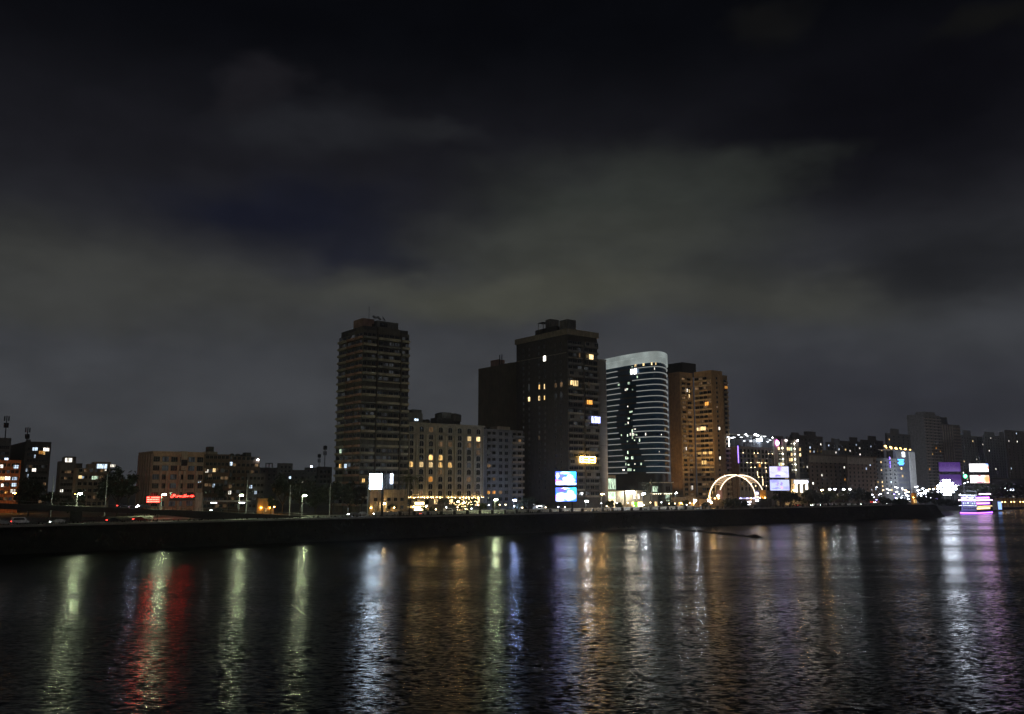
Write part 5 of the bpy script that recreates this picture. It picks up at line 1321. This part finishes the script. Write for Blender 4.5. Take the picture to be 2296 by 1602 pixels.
def rear_fill(fx, fy, Y, tgt, power):  # spot and housing added behind the mast to brighten the far towers
    p = pt(fx, fy, Y); d = (Vector(tgt) - p).normalized(); sp = bpy.data.lights.new('flood_beam', 'SPOT'); sp.energy = power; sp.color = (.72, .82, 1); sp.spot_size = radians(110); sp.spot_blend = .8; sp.shadow_soft_size = 1.0
    m_ = [o for o in COL.objects if o.name.startswith('floodlight_mast')][-1]
    ob('rear_fill_beam', sp, m_, p + Vector((0, 1.6, 0)) - m_.location, rot=d.to_track_quat('-Z', 'Y').to_euler())
    ob('rear_fill_housing', MB().tube([(0, .9, 0), (0, 1.3, 0), (0, 1.5, 0)], [.3, 1.0, 1.1], 12).mesh('rear_fill_housing', METAL), m_, Vector((0, 0, p.z - GZ)))
mast(3787, 1950, 640, 7, 6, 2.2, 2.0, 'bank of white floodlights on the dark point enlarged to the size of its glare', .9)  # bank widened and rounded to stand in for the lamp's glare
rear_fill(3787, 1952, 640, pt(3780, 1780, 950), 500000)
mast(4030, 1957, 830, 5, 2, 2.6, 2.2, 'second cluster of white floodlights over the far river terrace', .8)
mast(4003, 1957, 835, 2, 1, 2.0, 2.0, 'small pair of white floodlights beside the far river terrace', .7)
mast(3688, 1973, 700, 4, 1, 1.9, 1.6, 'low row of white floodlights behind the yellow kiosk', .6)

# dinner cruise boat
b = Bld('cruise_boat', 'three deck cruise boat with violet and white deck lights moored at the point', 'boat', 3908, 660, 3966, 3838, 1972, zb=0.0, phi=.75)
w_, d_ = b.w, min(b.d, 16)
HUL = plain('hull_blue', (.02, .02, .07), .35); VIO = lamp_mat('violet_strip', (.5, .12, 1), 9); WST = lamp_mat('white_strip', (1, .72, 1), 13); GOLD = lamp_mat('gold_strip', (1, .68, .3), 3.5)
m = MB(); L_ = [(0, 0), (w_, 0), (w_ + 4, d_ * .5), (w_, d_), (0, d_)]
n_ = len(L_)
m.v = [(x * .97 + .4, y * .9 + d_ * .05, -.8) for x, y in L_] + [(x, y, 2.6) for x, y in L_]; m.f = [tuple(range(n_))[::-1], tuple(range(n_, 2 * n_))] + [(i, (i + 1) % n_, n_ + (i + 1) % n_, n_ + i) for i in range(n_)]
ob('hull', m.mesh('hull', HUL), b.root)
H_ = b.h
lev = [2.6, 2.6 + H_ * .24, 2.6 + H_ * .5, 2.6 + H_ * .74]
CAB = plain('cabin_dark', (.05, .04, .12), .3)
for k in range(3):
    ob('cabin', cbox(w_ - 2, d_ - 1.6, lev[k + 1] - lev[k] - .35, CAB, 'cabin'), b.root, (1.0, .8, lev[k] + .003))
    ob('deck', cbox(w_ + .6, d_ + .6, .34, WHITEP, 'deck'), b.root, (-.3, -.3, lev[k + 1] - .345))
    mm = (GOLD, VIO, WST)[k]
    nw = 9
    for i in range(nw): ob('window', cbox((w_ - 3) / nw - .35, .06, 1.3, (GOLD, VIO, VIO)[k], 'window'), b.root, (1.5 + i * (w_ - 3) / nw, .73, lev[k] + .9))
    for i in range(6): ob('window', cbox(.06, (d_ - 3) / 6 - .6, 1.2, L_COOL if k else GLASS, 'window'), b.root, (.93, 1.5 + i * (d_ - 3) / 6, lev[k] + 1.0))
ob('deck_light', cbox(w_ + .8, .2, .45, WST, 'deck_light'), b.root, (-.4, -.6, lev[2] - .5)); ob('deck_light', cbox(.2, d_ + .6, .45, WST, 'deck_light'), b.root, (-.6, -.3, lev[2] - .5))
ob('deck_light', cbox(w_ * .8, .2, .35, WST, 'deck_light'), b.root, (w_ * .15, -.6, lev[3] + .6)); ob('deck_light', cbox(w_, .2, .35, GOLD, 'deck_light'), b.root, (.3, -.35, lev[1] - .9))
ob('waterline_light', cbox(w_ + .3, .15, .5, VIO, 'waterline_light'), b.root, (0, -.25, .5)); ob('waterline_light', cbox(.15, d_, .5, VIO, 'waterline_light'), b.root, (-.25, 0, .5))
ob('roof', cbox(w_ * .8, d_ - 2, .3, METAL, 'roof'), b.root, (w_ * .1, 1, lev[3] + 2.8))
for x_ in (.12, .35, .6, .85): ob('roof_post', cbox(.15, .15, 2.8, METAL, 'roof_post'), b.root, (w_ * x_, 1.1, lev[3]))
ns = ob('name_sign', None, b.root, (-.7, d_ * .5, lev[2] + 1.4), -pi / 2)
for i in range(7): ob('sign_stroke', cbox(R.choice([.9, 1.2]), .12, R.choice([.4, .8]), lamp_mat('sign_rose', (1, .8, .85), 5), 'sign_stroke'), ns, (-4.5 + i * 1.25, 0, R.uniform(-.3, .3)))
ob('red_lamp', bulb(.5, lamp_mat('red_point', (1, .1, .15), 10)), b.root, (w_ * .4, -.8, lev[2] + 1.2))
ob('mast_lamp', bulb(.3, E_TINY), b.root, (-.4, d_ * .9, lev[3] + .4))

# floating restaurant at the far right
b = Bld('floating_restaurant', 'long low floating restaurant with warm lamps reflected at the far bank', 'boat', 4012, 800, 4150, 4005, 1990, zb=0.0, phi=.35)
b.box('hull', 0, b.w, 0, 14, -.6, 2.0, HUL); b.box('roof', -.5, b.w, -.8, 14, b.h - .6, b.h, DGREY); b.box('rear_wall', .5, b.w, 9, 9.3, 2.0, b.h - .6, BEIGE)
for i in range(12):
    b.box('post', 1 + i * (b.w - 2) / 11, 1.25 + i * (b.w - 2) / 11, .2, .45, 2.0, b.h - .6, METAL)
    if i % 3 != 2: ob('hanging_lamp', bulb(.5, lamp_mat('boat_lamp_warm', (1, .6, .22), 16)), b.root, b.L(1.6 + i * (b.w - 2) / 11, 2, b.h * .62))
b = Bld('ticket_kiosk', 'small blue glowing kiosk on a pontoon beside the cruise boat', 'kiosk', 3990, 735, 4008, 3986, 2000, zb=0.0, phi=.3)
b.box('pontoon', -3, b.w + 1, -1.5, 8, -.4, 1.0, METAL); b.box('booth', 0, b.w, 0, 5, 1.0, b.h, WHITEP); b.win('f', b.w / 2, 1.6, b.w - .8, max(1.5, b.h - 3), lamp_mat('kiosk_blue', (.25, .42, 1), 2.2), 2, 1, name='window')
b = Bld('low_hall', 'long dark flat roofed riverside hall behind the far terrace', 'building', 3968, 860, 4200, 3960, 1922, phi=.3)
b.walls(ROOFD); grid(b, 'f', 3, b.w - 3, 2, 4, 2, 10, 2.5, 1.6, .06, True)
b = Bld('kiosk', 'yellow lit kiosk with a slanted roof on the dark point', 'kiosk', 3650, 600, 3668, 3645, 1978, phi=.5)
b.walls(wall('kiosk_yellow', (.75, .5, .15), .7, .1)); b.win('f', b.w * .5, .8, b.w * .7, b.h * .4, L_WARM, 2, 1); ob('lamp', bulb(.3, E_SOD), b.root, b.L(-.8, -1.5, b.h * .7)); b.box('roof', -1, b.w + 1, -1.6, 3, b.h + .9, b.h + 1.2, BEIGE)

# city lights on the right embankment
lab = ['small white street lamp in the crowded quay behind the dark point', 'small warm street lamp in the crowded quay behind the dark point']
for i in range(44):
    fx = R.uniform(3492, 3770); fy = R.uniform(1945, 1985); Y = R.uniform(640, 760); wm = R.random() < .2
    street_lamp(fx, fy, Y, E_TINYW if wm else E_TINY, lab[wm], round(R.choice([.35, .5, .7]), 2), 'small street lamps of the crowded quay')
E_VIO = lamp_mat('lamp_far_violet', (.4, .3, 1.0), 16)
for i in range(26):
    fx = R.uniform(3485, 3780); fy = R.uniform(1975, 2004); Y = R.uniform(620, 700); v_ = i % 3 == 0
    street_lamp(fx, fy, Y, E_VIO if v_ else E_TINY, 'low violet lamp among the quay crowd' if v_ else 'low white lamp among the quay crowd', round(R.choice([.3, .45]), 2), 'low lamps among the quay crowd', arm=.3)
for i in range(16):
    fx = R.uniform(3800, 3905); fy = 1948 - (fx - 3800) * .3 + R.uniform(-3, 3)
    street_lamp(fx, fy, 800, E_TINY, 'small white lamp climbing the ramp beyond the floodlights', .45, 'small lamps along the far ramp')

# ------------------------------------------------------------------ flyover ramp on the left
RAMP = thing('road_ramp', 'dark concrete flyover ramp sloping down to the river road', 'flyover', bpos(s_at(-150, 20), 20), U)
sR = s_at(-150, 20); ramp_px = [(-150, 2006), (0, 2014), (300, 2024), (620, 2037), (860, 2047), (1000, 2054), (1150, 2061), (1240, 2066)]
rs = []
for fx, fy in ramp_px:
    s_ = s_at(fx, 20, 12); p = bpos(s_, 20); rs.append((s_ - sR, Zat(fy, p.y) - GZ))
DECK = wall('ramp_concrete', (.045, .043, .04), .9, .2, .4)
m = MB(); n_ = len(rs)
for y_, f in ((0, 1), (10, 1), (10, 0), (0, 0)): m.v += [(s_, y_, (z if f else (z - 1.7 if i < 4 else (-.3)))) for i, (s_, z) in enumerate(rs)]
for k in range(4):
    l = (k + 1) % 4
    for i in range(n_ - 1): m.f.append((k * n_ + i, k * n_ + i + 1, l * n_ + i + 1, l * n_ + i))
m.f += [(0, n_, 2 * n_, 3 * n_), (n_ - 1, 2 * n_ - 1, 3 * n_ - 1, 4 * n_ - 1)]
ob('deck', m.mesh('deck', DECK), RAMP)
def rz_at(s_):
    for (a, za), (b_, zb2) in zip(rs, rs[1:]):
        if a <= s_ <= b_: return za + (zb2 - za) * (s_ - a) / (b_ - a)
    return rs[-1][1]
s_p = s_at(313, 21, 10) - sR
for q in (-46, 0): ob('pier', MB().box(-1.1, 1.1, 1, 9, -.1, rz_at(s_p + q) - 1.75).mesh('pier', DECK), RAMP, (s_p + q, 0, 0))
s_ = 0
while s_ < rs[-1][0] - 3:
    z0, z1 = rz_at(s_), rz_at(s_ + 3)
    ob('rail_post', cbox(.1, .1, 1.0, METAL, 'rail_post'), RAMP, (s_, .2, z0))
    ob('rail', MB().tube([(s_, .2, z0 + 1.0), (s_ + 3, .2, z1 + 1.0)], .05, 5).mesh('rail', GALV), RAMP); s_ += 3
for fx, fy, lb in ((318, 1975, 'bright street lamp over the flyover pier before the yellow green trees'), (655, 1978, 'bright street lamp on the ramp beside the red LED board'), (965, 1980, 'bright street lamp with a control box on the ramp before the brown blocks'), (1217, 1982, 'bright street lamp with a control box at the foot of the ramp by dark trees')):
    s_ = s_at(fx, 26, 12); p = bpos(s_, 26); zz = GZ + rz_at(s_ - sR)
    street_lamp(fx, fy, p.y, E_COOL, lb, .5, zb=zz - .02, box=fx > 900)
for fx, fy, lb in ((430, 1895, 'tall bare pole before the large dark tree'), (215, 1905, 'tall bare pole behind the flyover by the orange building'), (812, 1985, 'bare pole at the corner of the office block'), (990, 1920, 'tall bare pole beside the control box lamp on the ramp'), (1162, 1942, 'tall bare pole before the round tree left of the tower'), (1322, 1935, 'tall bare pole before the trees under the balcony tower'), (1473, 1940, 'tall bare pole beside the glowing white billboard'), (1393, 2032, 'short bare post on the median before the trees')):
    d_ = 34 if fx < 1250 else 20.5
    s_ = s_at(fx, d_, 12); p = bpos(s_, d_); pole_only(fx, fy, p.y, lb, GZ + .14)
# headlight star on the ramp
def on_ramp(fx, d=24): s_ = s_at(fx, d, 12); p = bpos(s_, d); return (p.x, p.y, GZ + rz_at(s_ - sR) + .01)
car(on_ramp(571), U + pi, 'grey', 'grey car on the ramp with dazzling blue white headlights', 'h', group='cars on the ramp')
car(on_ramp(868), U + pi, 'black', 'black car on the lower ramp with small headlights', 'h', group='cars on the ramp')
car(on_ramp(495, 27), U, 'black', 'black car on the ramp with red tail lights', 't', group='cars on the ramp')
HB = lamp_mat('headlight_star', (.6, .7, 1), 200)
p = on_ramp(560); o = thing('scooter', 'scooter on the ramp with one blue white headlamp', 'scooter', (p[0], p[1], p[2]), U + pi)
ob('frame', MB().tube([(-.6, 0, .5), (-.1, 0, .35), (.4, 0, .4), (.6, 0, 1.0)], .12, 6).mesh('frame', METAL), o)
for x_ in (-.6, .65): ob('wheel', MB().tube([(x_, -.07, .28), (x_, .07, .28)], .28, 12).mesh('wheel', TYRE), o)
ob('headlamp', bulb(.26, HB), o, (.75, 0, 1.0))

# ------------------------------------------------------------------ street lamps, right of the ramp
LMP = [(2705, 1972, 470, E_WHITE, 'white street lamp before the brown tower podium', .4), (2573, 1975, 465, E_WHITE, 'white street lamp before the glass tower entrance', .55), (2780, 2001, 462, E_WHITE, 'low white lamp left of the arch hall', .45),
       (2409, 1976, 455, E_WARM, 'round lamp before the concrete shaft', .45), (2845, 2010, 472, E_WARM, 'warm lamp at the left foot of the arch hall', .35), (2565, 2019, 462, E_WARM, 'low dazzling warm lamp beside the green gate of the glass tower', .8),
       (1983, 1999, 418, E_COOL, 'greenish white lamp among trees before the grey balcony block', .45), (2058, 2000, 422, E_BLUEW, 'dazzling blue white lamp at the door of the grey balcony block', .5), (2346, 2004, 432, E_WHITE, 'dazzling white floodlamp among bare trees below the black tower', .5), (2328, 1990, 436, E_WARM, 'pinkish warm lamp behind the low wall below the black tower', .7),
       (2145, 2027, 400, E_WHITE, 'white tube lamp over the parked caravan', .3), (3288, 1960, 600, E_WARM, 'street lamp left of the yellow lit trees', .5), (3318, 1957, 600, E_WHITE, 'bright street lamp above the yellow lit trees, first of the row', .4), (3338, 1957, 600, E_WHITE, 'bright street lamp above the yellow lit trees, second of the row', .35), (3374, 1957, 600, E_WHITE, 'bright street lamp above the yellow lit trees, third of the row', .4), (3399, 1956, 600, E_WHITE, 'bright street lamp above the yellow lit trees, last of the row', .35),
       (3222, 1960, 590, E_BLUEW, 'blue white lamp right of the lit shop front', .4), (3236, 1967, 590, E_BLUEW, 'blue white lamp over the dark trees right of the shop', .4), (3178, 1960, 560, E_WARM, 'warm lamp in front of the lit shop windows', .5), (1832, 2006, 392, E_WARM, 'warm globe lamp among trees before the hotel', .3), (1855, 2010, 392, E_WARM, 'second warm globe lamp among fairy lit trees before the hotel', .3), (1618, 2031, 385, E_WHITE, 'twin small white lamps at the corner of the hotel', .22)]
LMP += [(58, 1972, 388, E_SOD, 'sodium lamp before the orange building', .45), (-25, 1985, 380, E_SOD, 'sodium lamp at the corner of the orange building', .5), (300, 1977, 360, E_SOD, 'small orange lamp behind the flyover lamp', .2), (1095, 2027, 378, E_SOD, 'low orange lamp beside the yellow gatehouse', .25)]
for fx, fy, Y, m_, lb, r_ in LMP:
    d_ = 8.2 if fx in (2705, 2573, 2409, 2780, 1983, 2346) else None
    Y = bpos(s_at(fx, d_), d_).y if d_ else clear_road(fx, Y, 33 if fx < 2800 else 22)
    street_lamp(fx, fy, Y, m_, lb, round(r_ * 1.2, 2), arm=.5, zb=GZ + (.13 if d_ else 0))

# garden lamps on short posts along the inner pavement
GLW = lamp_mat('garden_lamp_warm', (1, .72, .4), 26); GLC = lamp_mat('garden_lamp_white', (.85, .92, 1), 26)
for i in range(34):
    fx = 1650 + i * 34 + R.uniform(-12, 12); d_ = R.uniform(33.5, 35.5); p = bpos(s_at(fx, d_), d_, GZ + .14); wm = (i * 7) % 5 < 3; h_ = R.choice([1.4, 2.2, 3.0])
    t = thing('garden_lamp', ('short warm' if wm else 'short white') + ' globe lamp on the inner pavement before the tall buildings', 'lamp', p, 0, 'globe lamps along the inner pavement')
    ob('post', cached(('gpost', h_), lambda: MB().tube([(0, 0, 0), (0, 0, h_)], [.09, .06], 6).mesh('post', METAL)), t); ob('globe', bulb(.22, GLW if wm else GLC, 1.0), t, (0, 0, h_ + .18))
# ------------------------------------------------------------------ trees
TR = [(1925, 2012, 400, 20, LEAF, 'small tree between the fairy lit trees and the grey block'), (2075, 2018, 420, 18, LEAFD, 'small dark tree right of the blue white lamp'), (2160, 2005, 425, 22, LEAFD, 'dark tree behind the food trailer'), (2205, 2012, 425, 18, LEAFD, 'dark little tree left of the LED screens'), (2475, 2012, 455, 16, LEAF, 'little tree before the planter wall'), (2690, 2008, 470, 18, LEAFD, 'dark little tree right of the short palm'), (2820, 2012, 480, 16, LEAFD, 'dark little tree at the left foot of the arch hall'), (3060, 2005, 500, 22, LEAFD, 'dark tree before the orange panel of the arch hall'),
      (125, 1918, 350, 62, LEAFD, 'dark rounded tree before the orange building'), (205, 1955, 345, 40, LEAFD, 'low dark tree beside the pole behind the flyover'), (480, 1868, 345, 78, LEAFD, 'large dark tree between the stepped balconies and the office block'), (430, 1905, 340, 55, LEAFD, 'dark tree at the left flank of the larger one'), (520, 1910, 340, 45, LEAFD, 'dark tree close against the office block flank'),
      (300, 1965, 330, 50, LEAFD, 'low dark tree behind the flyover lamp'), (872, 1945, 375, 32, LEAFD, 'dark tree at the right corner of the office block'), (1135, 1902, 385, 62, LEAFD, 'large dark round tree left of the balcony tower'), (1205, 1915, 390, 55, LEAFD, 'dark tree joined to the round tree beside the ramp lamp'), (1265, 1935, 385, 55, LEAFD, 'dark tree right of the ramp lamp'), (1330, 1928, 372, 55, LEAFD, 'dark tree at the left foot of the balcony tower'), (1400, 1922, 366, 58, LEAFD, 'dark tree across the base of the balcony tower'), (1448, 1945, 364, 36, LEAFD, 'dark tree behind the pole beside the billboard'),
      (1085, 1990, 372, 26, LEAF, 'small tree lit from behind by the yellow gatehouse'), (1560, 1985, 362, 34, LEAF, 'bushy tree before the warm lit tan house'), (1845, 1995, 390, 36, LEAF, 'tree in front of the hotel arcade hung with fairy lights'), (1880, 1990, 394, 34, LEAF, 'second fairy lit tree before the hotel arcade'), (1985, 2010, 405, 24, LEAF, 'round tree before the grey balcony block'), (2115, 1985, 425, 34, LEAFD, 'dark tree in the gap before the black tower'),
      (2375, 1995, 430, 26, LEAF, 'green tree lit by the white floodlamp below the black tower'), (2345, 2010, 428, 18, LEAF, 'thin tree against the white floodlamp'), (2440, 2003, 455, 22, LEAF, 'sparse small tree before the pale entrance glass'), (2930, 1998, 470, 40, LEAFD, 'dark tree in front of the arch hall'), (2965, 2006, 470, 30, LEAFD, 'dark bushy tree beside the neon name sign'), (2745, 1998, 472, 16, LEAF, 'small round tree before the tan podium'),
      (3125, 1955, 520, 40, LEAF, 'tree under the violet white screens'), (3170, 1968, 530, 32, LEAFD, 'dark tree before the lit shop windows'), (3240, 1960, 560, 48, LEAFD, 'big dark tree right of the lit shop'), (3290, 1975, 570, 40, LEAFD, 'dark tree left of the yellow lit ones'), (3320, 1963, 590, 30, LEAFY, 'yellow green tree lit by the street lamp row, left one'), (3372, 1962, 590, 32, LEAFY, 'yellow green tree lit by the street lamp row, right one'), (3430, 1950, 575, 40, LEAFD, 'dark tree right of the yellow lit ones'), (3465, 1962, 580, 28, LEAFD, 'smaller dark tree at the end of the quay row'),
      (3540, 1990, 600, 26, LEAFD, 'low tree on the crowded quay'), (3600, 2000, 590, 30, LEAFD, 'low dark bushy tree at the root of the dark point'), (3700, 1985, 585, 30, LEAFD, 'dark tree on the point beside the yellow kiosk'), (3735, 1965, 600, 26, LEAFD, 'upright dark tree on the point under the floodlights'), (3775, 2000, 585, 36, LEAFD, 'low dark tree at the tip of the point'), (3820, 2008, 590, 26, LEAFD, 'low tree at the water edge beside the cruise boat'),
      (3925, 1932, 700, 40, LEAFD, 'large dark tree behind the cruise boat'), (3885, 1955, 705, 32, LEAFD, 'dark tree sloping down behind the boat stern'), (3985, 1930, 800, 46, LEAFD, 'broad dark tree before the far riverside hall'), (4060, 1930, 810, 55, LEAFD, 'broad dark tree at the far right terrace')]
for fx, fy, Y, rp, m_, lb in TR: tree(fx, fy, Y, rp, lb, m_, n=1700 if rp > 40 else 1000, leaf=.6 if Y < 500 else .8)
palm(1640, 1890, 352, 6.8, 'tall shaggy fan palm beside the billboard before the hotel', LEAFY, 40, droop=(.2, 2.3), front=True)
palm(1772, 1992, 392, 4.6, 'short feathery palm in front of the hotel arcade', LEAFD)
palm(2605, 1922, 458, 6.0, 'tall dark palm before the glass tower entrance', LEAFD, 34, droop=(.2, 1.8), front=True)
palm(2662, 1985, 470, 5.0, 'short palm right of the tall one before the ribbon lit hall', LEAFD)
palm(2110, 1985, 415, 4.2, 'dim green palm before the black tower', LEAF)
palm(2738, 2000, 466, 3.0, 'small palm on the pavement before the tan podium', LEAF)
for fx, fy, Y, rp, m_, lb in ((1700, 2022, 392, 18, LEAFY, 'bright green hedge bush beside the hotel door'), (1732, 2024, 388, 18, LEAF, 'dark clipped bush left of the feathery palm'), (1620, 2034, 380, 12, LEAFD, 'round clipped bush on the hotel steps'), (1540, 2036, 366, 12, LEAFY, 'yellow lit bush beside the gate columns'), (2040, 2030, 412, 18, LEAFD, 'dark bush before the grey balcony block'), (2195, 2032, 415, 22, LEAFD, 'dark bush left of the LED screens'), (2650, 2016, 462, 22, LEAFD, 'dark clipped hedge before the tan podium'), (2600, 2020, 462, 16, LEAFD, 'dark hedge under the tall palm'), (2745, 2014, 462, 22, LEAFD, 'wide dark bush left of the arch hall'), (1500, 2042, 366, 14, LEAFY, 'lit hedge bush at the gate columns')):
    bush(fx, fy, Y, rp, lb, m_)
# fairy lights in the two hotel trees: lamps one can tell apart
FAIRY = lamp_mat('fairy_lamp', (1, .7, .35), 12)
for c_, lb in (((1845, 2028), 'string of fairy lights in the left hotel tree'), ((1885, 2003), 'string of fairy lights in the right hotel tree')):
    p = pt(c_[0], c_[1], 389); t = thing('fairy_lights', lb, 'fairy lights', tuple(p), 0, 'strings of fairy lights before the hotel')
    cm = []
    for i in range(30):
        q = (R.uniform(-4, 4), R.uniform(-1.2, .6), R.uniform(-2, 2)); cm.append(q); ob('fairy_bulb', bulb(.13, FAIRY), t, q)
    cm.sort(); ob('cord', MB().tube(cm, .02, 4).mesh('cord', METAL), t)

# ------------------------------------------------------------------ cars
def on_road(fx, d):
    d = (d - 5.0 if d < 26 else d - 7.5 if d < 40 else d - 10.5 if d < 45 else d - 9.5) if fx < 2760 else (13 if d > 33.5 else 17)
    p = bpos(s_at(fx, d), d); return (p.x, p.y, GZ + .012)
CARS = [(230, 18, pi, 'white', 'h', False, 'white saloon under the flyover with headlights on'), (80, 24, 0, 'white', 't', True, 'white van under the left end of the flyover'), (455, 19, 0, 'black', 't', False, 'black car under the flyover with a red tail light'), (15, 18, 0, 'silver', 't', False, 'silver car at the edge under the flyover'), (560, 22, 0, 'red', 't', False, 'red car at the low end under the ramp'),
        (1412, 33, pi, 'grey', 'h', False, 'grey car by the short post below the balcony tower'), (1447, 34, pi, 'silver', 'h', False, 'silver car left of the billboard pole'), (1515, 32, pi, 'white', 'h', False, 'white car with glaring headlights at the billboard pole'), (1558, 34, 0, 'black', 't', False, 'black car with long red tail lights before the tan house'), (1600, 33, pi, 'black', 'h', False, 'black car before the hotel bushes'), (1700, 18, 0, 'white', 't', False, 'white car braking on the near lane below the hotel door'), (1795, 43.5, 0, 'white', '', True, 'white parked van beside the feathery palm'), (1855, 34, 0, 'black', 't', False, 'black car with red lights before the fairy lit trees'), (1905, 33, 0, 'grey', 't', False, 'grey car with red lights right of the fairy lit trees'), (1930, 34, pi, 'blue', 'h', False, 'blue car with violet white headlights before the grey block'),
        (2015, 44, 0, 'silver', '', False, 'silver parked car beside the round tree'), (2262, 44, pi, 'blue', 'h', False, 'blue parked car below the LED screens'), (2520, 44, 0, 'grey', '', False, 'grey parked car before the canopy of the glass tower'), (2625, 43, pi, 'silver', '', False, 'silver parked car behind the dark hedge'), (3195, 34, 0, 'red', 't', False, 'red car before the big dark tree'), (3255, 33, pi, 'white', 'h', False, 'white car below the dark trees'), (3295, 34, pi, 'silver', 'h', False, 'silver car with double headlights right of the dark trees'), (3340, 44, 0, 'white', '', False, 'white parked car under the left yellow lit tree'), (3378, 44, 0, 'silver', '', False, 'silver parked car under the right yellow lit tree'), (3455, 33, pi, 'grey', 'h', False, 'grey car at the end of the quay trees')]
for fx, d, rz, c, li, van, lb in CARS: car(on_road(fx, d), U + rz, c, lb, li, van)
for i in range(26):
    fx = R.uniform(3490, 3650); Y = R.uniform(600, 690); h_ = R.random() < .7
    car((Xat(fx, Y, GZ), Y, GZ + .01), U + (pi if h_ else 0) + R.uniform(-.3, .3), R.choice(list(PAINT)), 'car in the traffic jam on the crowded quay, ' + ('headlights on' if h_ else 'tail lights on'), 'h' if h_ else 't', group='cars in the quay traffic ' + ('facing the river bend' if h_ else 'heading away'))
# caravan with a lit awning
p = on_road(2155, 44); b = thing('food_trailer', 'pale trailer with a lit awning window before the black tower', 'trailer', p, U)
ob('body', MB().box(-3, 3, -1.1, 1.1, .5, 3.0).mesh('body', WHITEP), b); ob('hatch', MB().box(-1.8, .6, -1.16, -1.103, 1.3, 2.4).mesh('hatch', GLASS), b); ob('awning', MB().box(-2, 1.0, -2.2, -1.17, 2.6, 2.75).mesh('awning', WHITEP), b); ob('tube_light', MB().box(-1.5, .3, -2.1, -1.9, 2.35, 2.55).mesh('tube_light', lamp_mat('tube_white', (.8, .85, 1), 18)), b)
for x_ in (-1, 1):
    for y_ in (-1, 1): ob('wheel', cached('tyre', None), b, (x_, y_, .33))
# low pale wall pieces below the tower
p = on_road(2275, 46.2); t = thing('garden_wall', 'low grey garden wall below the LED screens', 'wall', p, U)
for i in range(4): ob('panel', cbox(3.9, .25, 2.6, GREYR, 'panel'), t, (i * 4, 0, 0))
p = on_road(2490, 46.6); t = thing('garden_wall', 'low tan planter wall lit warm at the glass tower entrance', 'wall', p, U)
for i in range(3): ob('panel', cbox(2.9, .3, 2.4, STONE, 'panel'), t, (i * 3, 0, 0))
p = on_road(2537, 46.8); t = thing('gate_screen', 'bright green lit gate panel beside the warm lamp', 'gate', p, U)
ob('panel', cbox(2.6, .2, 3.6, lamp_mat('green_gate', (.35, .9, .1), .9), 'panel'), t, (0, 0, .1)); ob('frame', cbox(2.9, .15, .25, METAL, 'frame'), t, (-.15, 0, 3.72))

# ------------------------------------------------------------------ night haze
hm, hn, hout = new_mat('night_haze')
pv = hn.new('ShaderNodeVolumePrincipled'); pv.inputs['Color'].default_value = (.82, .86, .95, 1); pv.inputs['Density'].default_value = .00013; pv.inputs['Anisotropy'].default_value = .8
hn.l.new(pv.outputs[0], hout.inputs['Volume'])
hz = ob('haze', MB().box(-1950, 1950, -900, 2500, -2.2, 125).mesh('haze', hm)); hz['kind'] = 'stuff'
